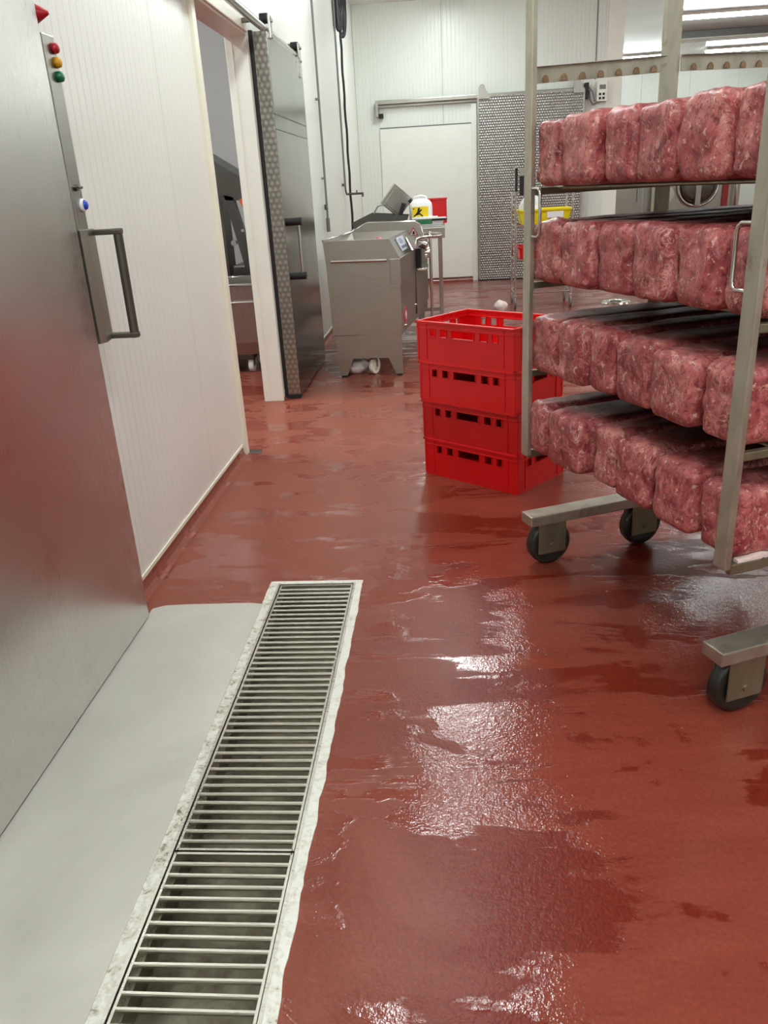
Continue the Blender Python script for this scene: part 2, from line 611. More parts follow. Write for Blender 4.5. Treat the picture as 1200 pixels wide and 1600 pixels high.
def ceiling_light(x, y, label, along='y', L=1.5, group=None, W=0.17, z=H_CEIL):
    t = thing('ceiling_light', label, 'ceiling light', (x, y, z), 0 if along == 'y' else PI / 2, group)
    MB().bbox((-W / 2 - 0.02, -L / 2 - 0.03, -0.05), (W / 2 + 0.02, L / 2 + 0.03, 0.0), 0.008).build('housing', M_WHITE, t)
    mb = MB()
    prof = [(W / 2, -0.05), (W / 2 * .92, -0.075), (W / 2 * .6, -0.092), (0, -0.097), (-W / 2 * .6, -0.092), (-W / 2 * .92, -0.075), (-W / 2, -0.05)]
    mb.prism(prof, 'y', -L / 2, L / 2)
    mb.build('diffuser', M_LAMP, t)
    return t


GL = 'ceiling lights over the floor above the picture'
LB = 'unseen white strip light under the ceiling, outside the picture'
for x, y in ((0.06, 0.3), (-0.12, 4.0), (0.08, 7.6), (0.1, 11.0), (1.9, -1.6), (-0.1, -2.4), (3.6, -0.5), (3.6, 3.0), (3.6, 6.4), (3.6, 9.8), (6.3, 1.5), (6.3, 6.5), (6.3, 11.5)):  # those farthest behind the camera are added to brighten the near floor
    ceiling_light(x, y, LB, 'y', 1.5, GL, 0.26 if x < 1 else 0.17)
ceiling_light(4.62, 15.2, 'brightest white strip light at the top right of the picture', 'x', 1.5)
ceiling_light(4.30, 19.8, 'far white strip light left of the rusty middle post of the rack', 'x', 1.3)
ceiling_light(6.35, 19.6, 'far white strip light above the top rail of the rack, right of the post', 'x', 1.5)
t = thing('ceiling_light', 'unseen strip light in the side room behind the open doorway', 'ceiling light', (-3.0, 5.2, H_CEIL))
MB().bbox((-.1, -.6, -.05), (.1, .6, 0), .006).build('housing', M_WHITE, t)
MB().bbox((-.07, -.55, -.085), (.07, .55, -.05), .01).build('diffuser', mat_emit('side_lamp_glow', (0.95, 1, 1, 1), 190.0), t)  # unseen lamp, made strong to brighten the side room
# grey trunking across the far ceiling
t = thing('cable_trunking', 'grey trunking under the far ceiling at the top right', 'trunking', (6.0, 17.3, H_CEIL))
MB().bbox((-1.6, -0.2, -0.12), (1.6, 0.2, 0), 0.01).build('trunk', M_GREYPL, t)
MB().bbox((-1.6, -0.23, -0.135), (1.6, 0.23, -0.12), 0.004).build('cover', M_WHITE, t)

# ------------------------------------------------------------------ doorway frame in the left wall
dr = sempty('door_1', (0, 0, 0))
jf = MB()
jf.bbox((XW - 0.135, DY1, 0), (XW + 0.006, DY1 + 0.06, DZ + 0.1), 0.004)
jf.build('jamb', M_WHITE, dr)
jf = MB()
jf.bbox((XW - 0.135, DY0 - 0.05, 0), (XW + 0.006, DY0, DZ + 0.1), 0.004)
jf.build('jamb', M_WHITE, dr)
MB().bbox((XW - 0.135, DY0, DZ), (XW + 0.006, DY1, DZ + 0.1), 0.004).build('lintel', M_WHITE, dr)
mb = MB()
mb.bbox((XW - 0.004, DY0 - 0.075, 0.0), (XW + 0.022, DY0 - 0.012, DZ + 0.14), 0.006)
mb.build('architrave', M_CREAM, dr)
MB().bbox((XW + 0.006, DY0 - 0.012, DZ + 0.012), (XW + 0.02, DY1 - 0.02, DZ + 0.12), 0.005).build('architrave', M_CREAM, dr)
MB().bbox((XW - 0.095, DY1 - 0.003, 0.0), (XW - 0.088, DY1 + 0.002, DZ), 0.001).build('jamb_groove', M_CREAM, dr)
MB().bbox((XW + 0.0, DY0 - 0.05, 0.0), (XW + 0.095, DY0 + 0.015, 0.008), 0.002).build('guide_plate', M_CHROME, dr)

# ------------------------------------------------------------------ sliding cold-store door on the left wall
sd = thing('sliding_door', 'stainless sliding door standing open beside the doorway in the left wall', 'door', (-1.06, 5.67, 0.0))
MB().bbox((-0.092, 0.004, 0.012), (0.0, 1.345, 2.325), 0.003).build('panel', steel('door_sheet', srgb(150, 148, 144), 0.2, (40, 40, 0.8), 0.06, 0, 0.02), sd)
MB().bbox((-0.090, -0.004, 0.03), (-0.002, 0.004, 2.33), 0.003).build('edge_plate', M_SWIRL, sd)
tag(sd.children[-1], 'swirl-polished steel plate on the leading edge')
MB().bbox((-0.128, -0.002, 0.0), (-0.092, 0.05, 2.34), 0.006).build('gasket', M_BLACK, sd)
MB().bbox((-0.1, -0.006, 0.0), (0.0, 0.04, 0.03), 0.004).build('bottom_seal', M_BLACK, sd)
mb = MB().bbox((0.0, 0.02, 1.865), (0.002, 1.33, 1.872), 0.0006).bbox((0.0, 0.02, 1.775), (0.002, 1.33, 1.781), 0.0006)
mb.build('seam_strip', M_DARKST, sd)
hd = MB().cyl((0.07, 0.14, 0.86), (0.07, 0.14, 1.20), 0.010, 12).build('handle', M_CHROME, sd)
for zz in (0.845, 1.205):
    MB().cyl((0.0, 0.14, zz), (0.094, 0.14, zz), 0.026, 14).build('handle_boss', M_BLACK, hd)
for yy in (0.10, 1.22):
    b = MB().bbox((-0.002, yy - 0.02, 2.20 if yy > 1 else 2.3), (0.012, yy + 0.05, 2.43), 0.003)
    b.cyl((0.012, yy + 0.015, 2.40), (0.024, yy + 0.015, 2.40), 0.012, 10).cyl((0.012, yy + 0.015, 2.31), (0.02, yy + 0.015, 2.31), 0.009, 10)
    hk = b.build('hanger', M_CHROME, sd)
    MB().cyl((-0.055, yy + 0.015, 2.415), (-0.005, yy + 0.015, 2.415), 0.03, 18).build('roller', M_BLACK, hk)
rail = thing('door_rail', 'round steel rail over the open doorway on the left wall', 'rail', (-1.09, 0, 2.355))
MB().cyl((0, 3.9, 0), (0, 7.0, 0), 0.024, 16).build('tube', M_CHROME, rail)
for yy in (4.3, 5.45, 6.96):
    MB().bbox((-0.09, yy - 0.015, -0.012), (0.0, yy + 0.015, 0.012), 0.003).build('bracket', M_DARKST, rail)
MB().bbox((0.0, 6.97, -0.03), (0.02, 7.02, 0.10), 0.003).bbox((-0.06, 6.97, 0.03), (0.0, 7.01, 0.09), 0.003).build('end_stop', M_DARKST, rail)

# ------------------------------------------------------------------ large cooking cabinet front at the left edge
ov = thing('smokehouse_cabinet', 'big brushed stainless cabinet door filling the left edge of the picture', 'cabinet', (XW, 0, 0))
OX = 0.09
MB().bbox((OX - 0.075, 0.2, 0.012), (OX, 2.472, 2.75), 0.004).build('door', M_OVEN, ov)
MB().bbox((0.0, 0.2, 0.0), (OX - 0.012, 2.465, 0.014), 0.002).build('bottom_seal', M_BLACK, ov)
strip = MB().bbox((0.0, 2.487, 1.02), (OX - 0.004, 2.564, 1.846), 0.003).build('control_strip', M_STEEL, ov)
for z, m in ((1.813, 'r'), (1.777, 'y'), (1.741, 'g'), (1.395, 'b')):
    mm = {'r': plain('red_button', srgb(176, 24, 44), 0.3), 'y': plain('amber_button', srgb(206, 150, 22), 0.3),
          'g': plain('green_button', srgb(10, 110, 72), 0.3), 'b': plain('blue_button', srgb(24, 70, 200), 0.3)}[m]
    y = 2.546 if m != 'b' else 2.550
    b = MB().lathe([(0.0, 0.018), (0.008, 0.0175), (0.0125, 0.015), (0.0145, 0.008), (0.0145, 0.0), (0, 0)], 18,
                   Matrix.Translation((OX - 0.005, y, z)) @ Matrix.Rotation(PI / 2, 4, 'Y')).build('push_button', mm, strip)
    b['label'] = {'r': 'red push button', 'y': 'amber push button', 'g': 'green push button', 'b': 'blue push button with white collar'}[m]
MB().lathe([(0.019, 0.0), (0.019, 0.007), (0.0145, 0.010), (0.0145, 0.0)], 18, Matrix.Translation((OX - 0.005, 2.550, 1.395)) @ Matrix.Rotation(PI / 2, 4, 'Y')).build('button_collar', M_BAG, strip)
MB().cyl((OX - 0.005, 2.522, 1.445), (OX + 0.004, 2.522, 1.445), 0.010, 14).bbox((OX + 0.003, 2.522, 1.441), (OX + 0.008, 2.552, 1.448), 0.002).build('lock', M_DARKST, strip)
hb = MB().prism([(0.0, 2.484), (OX + 0.002, 2.484), (OX + 0.012, 2.515), (OX - 0.002, 2.60), (0.0, 2.60)], 'z', 0.985, 1.325).build('handle_box', M_STEELH, ov)
hm = MB()
pts = [(OX - 0.005, 2.585, 1.318), (OX + 0.075, 2.600, 1.318)]
hm.bbox((OX - 0.01, 2.575, 1.305), (OX + 0.09, 2.605, 1.322), 0.004)
hm.bbox((OX - 0.01, 2.575, 0.985), (OX + 0.09, 2.605, 1.002), 0.004)
hm.cyl((OX + 0.076, 2.59, 0.985), (OX + 0.076, 2.59, 1.322), 0.0145, 14)
hm.build('handle', plain('dark_handle', srgb(96, 92, 84), 0.4, 0.7), hb)
# red alarm dome above the strip
lm = MB().lathe([(0.0, 0.060), (0.006, 0.058), (0.028, 0.016), (0.032, 0.002), (0.032, -0.004), (0, -0.004)], 24,
                Matrix.Translation((0.05, 2.505, 1.893)) @ Matrix.Rotation(PI / 2, 4, 'Y')).build('alarm_dome', plain('red_dome', srgb(170, 20, 34), 0.3), ov)
MB().cyl((0.0, 2.505, 1.893), (0.05, 2.505, 1.893), 0.022, 16).build('dome_base', M_CREAM, lm)
MB().cyl((0.06, 2.512, 1.868), (0.06, 2.512, 1.844), 0.008, 8).build('cable_gland', M_CREAM, ov)

# pale sheet laid on the floor in front of it
tp = MB()
px0, px1, py0, py1, r = XW + 0.080, -0.693, -0.6, 2.560, 0.05
poly = [(px0, py0), (px1, py0), (px1, py1 - 0.005), (px1 - 0.05, py1 + 0.004), (px0 + 0.12, py1), (px0 + 0.04, py1 - 0.006), (px0, py1 - 0.03)]
tp.prism(poly, 'z', 0.0, 0.006)
tag(tp.build('threshold_plate', M_PLATE), 'pale grey metal sheet on the floor between cabinet and drain', 'floor plate')

# ------------------------------------------------------------------ floor drain
ch = thing('floor_drain', 'long slot of a floor drain with worn pale grout edges', 'drain', ((GX0 + GX1) / 2, 1.0, 0))
hw = (GX1 - GX0) / 2
y0, y1 = GY0 - 1.0, GY1 - 1.0
c = MB()
c.box((-hw - 0.003, y0, -0.13), (-hw + 0.002, y1, 0.002)).box((hw - 0.002, y0, -0.13), (hw + 0.003, y1, 0.002))
c.box((-hw, y1 - 0.003, -0.13), (hw, y1 + 0.003, 0.002)).box((-hw, y0 - 0.003, -0.13), (hw, y0 + 0.003, 0.002)).box((-hw, y0, -0.135), (hw, y1, -0.13))
c.build('channel', M_CHAN, ch)


def ragged(x_in, x_out, ya, yb, n, amp):
    """grout strip with a chipped outer edge"""
    mb = MB()
    top = []
    for i in range(n + 1):
        y = ya + (yb - ya) * i / n
        j = noise.noise((x_out * 31, y * 17, 2.0)) * amp + noise.noise((x_out * 7, y * 60, 5.0)) * amp * 0.6
        top.append(((x_in, y, 0.0045), (x_out + j, y, 0.003)))
    for (a, b), (d, e) in zip(top, top[1:]):
        mb.add([a, b, e, d, (b[0], b[1], 0), (e[0], e[1], 0)], [(0, 1, 2, 3), (1, 4, 5, 2)])
    return mb


ragged(hw + 0.002, hw + 0.030, y0, y1 + 0.02, 150, 0.005).build('grout_edge', M_GROUT, ch)
ragged(-hw - 0.002, -hw - 0.037, y0, y1 + 0.02, 150, 0.003).build('grout_edge', M_GROUT2, ch)
MB().bbox((-hw - 0.034, y1, 0), (hw + 0.03, y1 + 0.022, 0.0045), 0.002).build('grout_edge', M_GROUT, ch)
for sx in (-1, 1):
    MB().box((sx * hw - 0.004, y0, -0.02), (sx * hw + 0.004, y1, 0.006)).build('rim', M_GRATE, ch)
    MB().box((sx * (hw - 0.010) - 0.009, y0, -0.034), (sx * (hw - 0.010) + 0.009, y1, -0.03)).build('ledge', M_CHAN, ch)


def grate(ya, yb, label):
    t = thing('drain_grate', label, 'grate', ((GX0 + GX1) / 2, (ya + yb) / 2, -0.03))
    L = (yb - ya) / 2
    w2 = hw - 0.010
    for sx in (-1, 1):
        MB().box((sx * w2 - 0.003, -L, 0), (sx * w2 + 0.003, L, 0.032)).build('side_bar', M_GRATE, t)
    for sy in (-1, 1):
        MB().box((-w2, sy * (L - 0.003) - 0.003, 0), (w2, sy * (L - 0.003) + 0.003, 0.032)).build('end_bar', M_GRATE, t)
    n = round((yb - ya) / 0.0315)
    m = MB()
    m.prism([(-0.0038, 0.022), (0.0038, 0.022), (0.0042, 0.028), (0.0026, 0.0315), (-0.0026, 0.0315), (-0.0042, 0.028)], 'x', -w2, w2)
    first = m.build('bar', M_GRATE, t)
    for i in range(1, n):
        y = -L + (yb - ya) * i / n
        o = first if i == 1 else first.copy()
        if i > 1:
            C.objects.link(o)
            o.parent = t
        o.location = (0, y, random.uniform(-0.0008, 0.0006))
        o.rotation_euler = (0, random.uniform(-0.003, 0.003), random.uniform(-0.006, 0.006))
    return t


grate(1.385, GY1 - 0.008, 'far slotted steel grate in the floor drain, the longer one')
grate(0.05, 1.379, 'near slotted steel grate in the floor drain, at the bottom edge')

# ------------------------------------------------------------------ smokehouse rack with its loaves
RA = math.radians(22.7)
RP = (0.7196, 1.9095)
WV = 1.104                                    # width between outer faces of the front posts
rk = thing('smokehouse_trolley', 'wheeled steel rack loaded with four shelves of meat loaves', 'trolley', (RP[0], RP[1], 0), RA)
ZS = [1.370, 1.065, 0.755, 0.452]             # undersides of the loaves
ZT = 2.25


def post(x0, x1, y0, y1, z0, z1):
    return MB().bbox((x0, y0, z0), (x1, y1, z1), 0.004).build('post', M_RACK, rk)


UD = 1.07
for yy in (0.0, WV - 0.045):
    p = post(-0.022, -0.002, yy, yy + 0.045, 0.435, ZT)
    post(UD, UD + 0.02, yy, yy + 0.045, 0.435, ZT)
    # lifting loop on the front posts
    s = 1 if yy == 0 else -1
    ye = yy + 0.045 if yy == 0 else yy
    zl = 1.215 if yy else 1.13
    MB().tube([(-0.012, ye - s * 0.002, zl + 0.15)] + [(-0.012, ye + s * 0.036, zl + 0.15)] + [(-0.012, ye + s * 0.046, zl + 0.143)] +
              [(-0.012, ye + s * 0.050, zl + 0.13), (-0.012, ye + s * 0.050, zl + 0.02), (-0.012, ye + s * 0.046, zl + 0.007), (-0.012, ye + s * 0.036, zl)] + [(-0.012, ye - s * 0.002, zl)], 0.0055, 8).build('loop_handle', M_CHROME, rk)
post(0.50, 0.565, WV + 0.002, WV + 0.022, 0.435, ZT)
post(0.50, 0.565, -0.022, -0.002, 0.435, ZT)
# top side rails with stick notches
for yy in (WV - 0.006, 0.0):
    for (xa, xb, za, zb_) in ((-0.002, 0.50, 1.675, 1.703), (0.565, UD, 1.705, 1.715)):
        n = MB()
        hh = 0.05
        n.add([(xa, yy, za), (xb, yy, zb_), (xb, yy, zb_ + hh), (xa, yy, za + hh), (xa, yy + 0.004, za), (xb, yy + 0.004, zb_), (xb, yy + 0.004, zb_ + hh), (xa, yy + 0.004, za + hh)],
              [(0, 1, 2, 3), (4, 7, 6, 5), (0, 4, 5, 1), (3, 2, 6, 7), (0, 3, 7, 4), (1, 5, 6, 2)])
        # folded flange along the top
        n.add([(xa, yy - 0.016, za + hh - 0.003), (xb, yy - 0.016, zb_ + hh - 0.003), (xb, yy, zb_ + hh), (xa, yy, za + hh), (xa, yy, za + hh - 0.004), (xb, yy, zb_ + hh - 0.004)], [(0, 1, 2, 3), (0, 4, 5, 1), (0, 3, 4), (1, 5, 2)])
        ra_ = n.build('top_rail', M_RACK, rk)
        k = int((xb - xa) / 0.068)
        for i in range(k):
            x = xa + 0.05 + i * 0.068
            z = za + (zb_ - za) * (x - xa) / (xb - xa)
            MB().prism([(x + 0.012 * math.cos(a * PI / 6), z + 0.003 + 0.020 * math.sin(a * PI / 6)) for a in range(7)], 'y', yy - 0.005, yy + 0.001).build('stick_rest', plain('rusty_rest', srgb(150, 122, 96), 0.5, 0.5, 0.3, 40), ra_)
# shelves: side rails, front and rear rods, cross rods
for si, z in enumerate(ZS):
    for yy in (0.0, WV - 0.02):
        hgt = 0.030 if si == 3 else 0.022
        MB().bbox((-0.002, yy, z - hgt - 0.004), (UD, yy + 0.02, z - 0.004), 0.003).build('shelf_rail', M_RACKD, rk)
    MB().cyl((0.10, 0.0, z - 0.007), (0.10, WV, z - 0.007), 0.006, 10).build('shelf_rod', M_RACKD, rk)
    for i in range(1, 11):
        x = 0.10 + (UD - 0.104) * i / 10
        MB().cyl((x, 0.0, z - 0.007), (x, WV, z - 0.007), 0.005, 8).build('shelf_rod', M_RACKD, rk)
# foot beams and wheels
for (b0, b1) in ((0.984, 1.062), (-0.047, 0.032)):
    bc = (b0 + b1) / 2
    bm_ = MB().bbox((-0.038, b0, 0.176), (UD + 0.03, b1, 0.216), 0.004).build('foot_beam', M_RACK, rk)
    MB().bbox((0.50, bc - 0.022, 0.214), (0.565, bc + 0.022, 0.44), 0.004).build('leg', M_RACK, rk)
    for x in (0.058, 0.475, 0.98):
        fk = MB()
        for s in (-1, 1):
            fk.bbox((x - 0.058, bc + s * 0.030 - 0.003, 0.052), (x + 0.058, bc + s * 0.030 + 0.003, 0.178), 0.002)
        fk.cyl((x, bc - 0.038, 0.085), (x, bc + 0.038, 0.085), 0.009, 10)
        f = fk.build('wheel_fork', M_RACKD, rk)
        MB().lathe([(0.0, -0.020), (0.05, -0.020), (0.060, -0.023), (0.078, -0.023), (0.086, -0.016), (0.0875, 0), (0.086, 0.016), (0.078, 0.023), (0.060, 0.023), (0.05, 0.020), (0, 0.020)], 36,
                   Matrix.Translation((x, bc, 0.0875)) @ Matrix.Rotation(PI / 2, 4, 'X')).build('wheel', plain('wheel_rubber', srgb(34, 32, 29), 0.42, 0, 0.2), f)
# cross beams joining the two sides
MB().bbox((0.51, 0.0, 0.395), (0.555, WV, 0.418), 0.003).build('cross_beam', M_RACK, rk)
MB().bbox((0.51, -0.02, 2.2), (0.555, WV + 0.02, 2.24), 0.003).build('cross_beam', M_RACK, rk)
MB().bbox((-0.02, 0.0, 2.2), (0.0, WV, 2.24), 0.003).build('cross_beam', M_RACK, rk)


def loaf_mesh(sx, sy, sz, rad, seed, amp=0.007):
    """rounded block, bulging and pitted like pressed meat; base at z=0, front end at x=0"""
    ys = [i / 12 * 2 - 1 for i in range(13)]
    zs = [i / 14 * 2 - 1 for i in range(15)]
    xs = [-1, -.985, -.965, -.94, -.91, -.87, -.82, -.75, -.65, -.5, -.3, -.05, .2, .45, .7, .87, .95, 1]
    idx = {}
    vs, fs = [], []

    def P(i, j, k):
        key = (i, j, k)
        if key in idx:
            return idx[key]
        p = Vector((xs[i] * sx / 2, ys[j] * sy / 2, zs[k] * sz / 2))
        q = Vector((max(-sx / 2 + rad, min(sx / 2 - rad, p.x)), max(-sy / 2 + rad, min(sy / 2 - rad, p.y)), max(-sz / 2 + rad, min(sz / 2 - rad, p.z))))
        d = p - q
        n = d.normalized() if d.length > 1e-6 else Vector((0, 0, 0))
        p = q + n * min(rad, d.length) if d.length > 0 else p
        o = Vector((seed * 3.1, seed * 7.7, seed * 1.3))
        a = noise.noise(p * 16 + o) * amp + noise.noise(p * 40 + o) * amp * 0.55 + noise.noise(p * 6 + o) * amp * 1.1
        if abs(xs[i]) < 0.9:
            a *= 0.45
        if zs[k] < -0.95:
            a = min(a, 0.0) * 0.3
        if n.length == 0:
            n = Vector((p.x / sx * 2, p.y / sy * 2, p.z / sz * 2))
            m = max(abs(n.x), abs(n.y), abs(n.z))
            n = Vector(tuple((c / abs(c)) if abs(abs(c) - m) < 1e-6 and c else 0 for c in n)).normalized()
        p = p + n * a
        idx[key] = len(vs)
        vs.append((p.x + sx / 2, p.y, max(0.0, p.z + sz / 2)))
        return idx[key]
    nx, ny, nz = len(xs) - 1, 12, 14
    for j in range(ny):
        for k in range(nz):
            fs.append((P(0, j, k), P(0, j, k + 1), P(0, j + 1, k + 1), P(0, j + 1, k)))
            fs.append((P(nx, j, k), P(nx, j + 1, k), P(nx, j + 1, k + 1), P(nx, j, k + 1)))
    for i in range(nx):
        for k in range(nz):
            fs.append((P(i, 0, k), P(i + 1, 0, k), P(i + 1, 0, k + 1), P(i, 0, k + 1)))
            fs.append((P(i, ny, k), P(i, ny, k + 1), P(i + 1, ny, k + 1), P(i + 1, ny, k)))
        for j in range(ny):
            fs.append((P(i, j, 0), P(i, j + 1, 0), P(i + 1, j + 1, 0), P(i + 1, j, 0)))
            fs.append((P(i, j, nz), P(i + 1, j, nz), P(i + 1, j + 1, nz), P(i, j + 1, nz)))
    mb = MB()
    mb.add(vs, fs, True)
    return mb


ORD = ['first', 'second', 'third', 'fourth', 'fifth', 'sixth']
SHN = ['top shelf', 'second shelf from top', 'third shelf from top', 'bottom shelf']
cR = math.cos(RA)
sR = math.sin(RA)
#            v of left and right faces counted from the near post, per shelf, from the far (left) post on
ROWS = [
    [(1.085, 0.925), (0.920, 0.722), (0.712, 0.560), (0.553, 0.362), (0.352, 0.182), (0.176, 0.004)],
    [(1.092, 0.912), (0.905, 0.715), (0.706, 0.528), (0.520, 0.350), (0.342, 0.170), (0.160, 0.002)],
    [(1.092, 0.908), (0.900, 0.738), (0.733, 0.590), (0.583, 0.402), (0.392, 0.198), (0.186, 0.006)],
    [(1.095, 0.958), (0.946, 0.728), (0.708, 0.566), (0.553, 0.366), (0.352, 0.172), (0.160, 0.004)]]
FR = [[0.00, -.01, .012, .0, -.012, .01], [.0, -.01, .004, -.008, .0, .006], [-.006, -.012, .006, .0, -.018, -.01], [-.01, -.02, .016, .0, -.008, -.004]]
for si, row in enumerate(ROWS):
    for k, (a, b) in enumerate(row):
        x0 = FR[si][k] + 0.004
        yc = (a + b) / 2
        sz = 0.200 + random.uniform(-0.006, 0.005) - (0.006 if si == 0 and k == 0 else 0)
        L = 1.045 + random.uniform(-0.015, 0.01)
        mb = loaf_mesh(L, a - b - 0.010, sz, 0.034, si * 6 + k + 1, 0.009)
        o = mb.build('meat_loaf', M_MEAT)
        o.location = (RP[0] + cR * x0 - sR * yc, RP[1] + sR * x0 + cR * yc, ZS[si] - 0.001)
        o.rotation_euler = (0, 0, RA + random.uniform(-0.006, 0.006))
        tag(o, 'pressed meat loaf, %s from the left post on the %s' % (ORD[k], SHN[si]), 'meat loaf', 'meat loaves on the rack')

# ------------------------------------------------------------------ red crates
CL, CW, CH = 0.590, 0.415, 0.1955


def crate_parts(t, mat, L=CL, W=CW, Hh=CH, closed_front=False):
    th = 0.004
    b = MB()
    hx, hy = L / 2 - 0.012, W / 2 - 0.012

    def wall(M, half, holes):
        z0, z1, za, zb_ = 0.0, Hh - 0.006, Hh * 0.64, Hh * 0.82
        b.box((-half, -th, z0), (half, 0, za), M)
        b.box((-half, -th, zb_), (half, 0, z1), M)
        xs = -half
        for (p, q) in holes:
            b.box((xs, -th, za), (p, 0, zb_), M)
            for e in ((p - 0.003, p), (q, q + 0.003)):
                b.box((e[0], -th - 0.004, za - 0.004), (e[1], 0.004, zb_), M)
            b.box((p - 0.003, -th - 0.004, za - 0.004), (q + 0.003, 0.004, za), M)
            xs = q
        b.box((xs, -th, za), (half, 0, zb_), M)
    lh = [(-0.205, -0.175), (-0.140, -0.105), (-0.070, 0.060), (0.095, 0.135), (0.165, 0.195)]
    sh = [(-0.120, -0.095), (-0.055, 0.055), (0.095, 0.120)]
    for s in (0, PI):
        wall(Matrix.Rotation(s, 4, 'Z') @ Matrix.Translation((0, -hy, 0)), hx, lh)
    for s in (PI / 2, -PI / 2):
        wall(Matrix.Rotation(s, 4, 'Z') @ Matrix.Translation((0, -hx, 0)), hy, sh)
    b.box((-hx, -hy, 0.0), (hx, hy, 0.006))
    body = b.build('body', mat, t)
    # floor grid ribs and outer stiffening ribs
    for sx in (-1, 1):
        for sy in (-1, 1):
            MB().bbox((sx * hx - 0.007, sy * hy - 0.007, 0.004), (sx * hx + 0.007, sy * hy + 0.007, Hh - 0.01), 0.006).build('corner_post', mat, t)
            MB().bbox((sx * (hx - 0.055) - 0.003, sy * (hy + 0.003) - 0.005, 0.01), (sx * (hx - 0.055) + 0.003, sy * (hy + 0.003) + 0.005, Hh - 0.01), 0.002).build('rib', mat, t)
            MB().bbox((sx * (hx + 0.003) - 0.005, sy * (hy - 0.055) - 0.003, 0.01), (sx * (hx + 0.003) + 0.005, sy * (hy - 0.055) + 0.003, Hh - 0.01), 0.002).build('rib', mat, t)
    rm = MB()
    for z0, z1, e in ((Hh - 0.010, Hh + 0.001, 0.0115), (Hh - 0.034, Hh - 0.027, 0.008), (0.0, 0.008, 0.003)):
        X, Y = hx + e, hy + e
        rm.bbox((-X, -Y, z0), (X, -hy + 0.004, z1), 0.0025).bbox((-X, hy - 0.004, z0), (X, Y, z1), 0.0025)
        rm.bbox((-X, -Y, z0), (-hx + 0.004, Y, z1), 0.0025).bbox((hx - 0.004, -Y, z0), (X, Y, z1), 0.0025)
    rm.build('rim', mat, t)
    return body


ca = math.radians(-39.4)
cb = (0.327, 3.586)            # foot of the near right corner
cdx, cdy = math.cos(ca), math.sin(ca)
ccx = cb[0] - cdx * CL / 2 - cdy * CW / 2
ccy = cb[1] - cdy * CL / 2 + cdx * CW / 2
CLAB = ['red plastic crate on the floor, lowest of the stack', 'darker red plastic crate, second from the bottom of the stack',
        'red plastic crate, second from the top of the stack', 'open red plastic crate, topmost of the stack']
for i in range(4):
    off = [(0, 0), (-.004, .003), (-.014, .010), (-.020, .012)][i]
    t = thing('plastic_crate', CLAB[i], 'crate', (ccx + off[0], ccy + off[1], i * (CH + 0.0005)), ca + [0, .004, -.004, -.002][i], 'stacked red crates')
    crate_parts(t, M_RED2 if i in (1,) else M_RED)


# ------------------------------------------------------------------ dicing machine
dc = thing('dicing_machine', 'stainless dicing machine on legs and casters near the back', 'machine', (-0.60, 6.29, 0))
ox, oy = -0.60, 6.29


def D(x, y):
    return (x - ox, y - oy)


# lower body: front panel, side, back as one shell; the right flank flares outwards to the rear
prof_front = [(-0.275, 0.335), (0.265, 0.325), (0.272, 0.895), (0.198, 1.032), (-0.303, 1.036), (-0.29, 0.88)]
prof_rear = [(-0.11, 0.335), (0.430, 0.25), (0.450, 0.895), (0.375, 1.032), (-0.130, 1.036), (-0.12, 0.88)]
body = MB()
yb = 1.95
vs = [(x, 0.0, z) for x, z in prof_front] + [(x, yb, z) for x, z in prof_rear]
n = 6
# sides, bottom; the top is left open as a trough with a floor
body.add(vs, [tuple(range(n))] + [tuple(range(n, 2 * n))[::-1]] + [(i, n + i, n + (i + 1) % n, (i + 1) % n) for i in (0, 1, 2, 4, 5)])
body.add([(0.198, 0.0, 1.032), (-0.303, 0, 1.036), (-0.303, .06, 1.036), (0.2, .06, 1.032)], [(0, 1, 2, 3)])
body.build('housing', M_STEELH, dc)
MB().add([(0.20, 0.06, 1.032), (-0.29, 0.06, 1.036), (-0.24, 0.12, 0.90), (0.16, 0.12, 0.90), (0.24, 1.0, 0.90), (-0.15, 1.0, 0.90), (-0.195, 1.1, 1.036), (0.29, 1.1, 1.032)],
         [(0, 1, 2, 3), (2, 5, 4, 3), (0, 3, 4, 7), (1, 6, 5, 2), (6, 7, 4, 5)]).build('feed_trough', M_STEEL, dc)
# front skirt with two pointed legs
MB().prism([(-0.262, 0.333), (0.262, 0.325), (0.258, 0.012), (0.205, 0.012), (0.150, 0.142), (-0.130, 0.150), (-0.185, 0.012), (-0.240, 0.012)], 'y', 0.012, 0.03).build('front_skirt', M_STEELH, dc)
for x in (-0.212, 0.232):
    MB().cyl((x, 0.021, 0.0), (x, 0.021, 0.014), 0.022, 12).build('foot', M_BLACK, dc)
MB().bbox((-0.27, 0.004, 0.328), (0.268, 0.014, 0.336), 0.002).build('seam_strip', M_DARKST, dc)
# rear frame legs
for x in (-0.05, 0.37):
    MB().bbox((x - 0.03, yb - 0.12, 0.0), (x + 0.03, yb - 0.04, 0.55), 0.006).build('leg', M_STEEL, dc)
MB().bbox((-0.25, 0.03, 0.28), (0.22, yb - 0.05, 0.34), 0.006).build('chassis', M_DARKST, dc)
# handle bar on the front
hb = MB().cyl((-0.245, -0.045, 0.893), (0.175, -0.045, 0.885), 0.012, 12).build('front_handle', M_CHROME, dc)
for x in (-0.235, 0.165):
    MB().cyl((x, 0.0, 0.889), (x, -0.05, 0.889), 0.007, 10).build('handle_stud', M_CHROME, hb)
MB().bbox((0.192, -0.004, 0.700), (0.276, 0.004, 0.888), 0.003).build('corner_cover', M_STEELH, dc)
MB().bbox((0.264, 0.0, 0.700), (0.279, 0.62, 0.892), 0.003, Matrix.Translation((0.272, 0, 0)) @ Matrix.Rotation(-0.088, 4, 'Z') @ Matrix.Translation((-0.272, 0, 0))).build('side_cover', M_STEELH, dc)
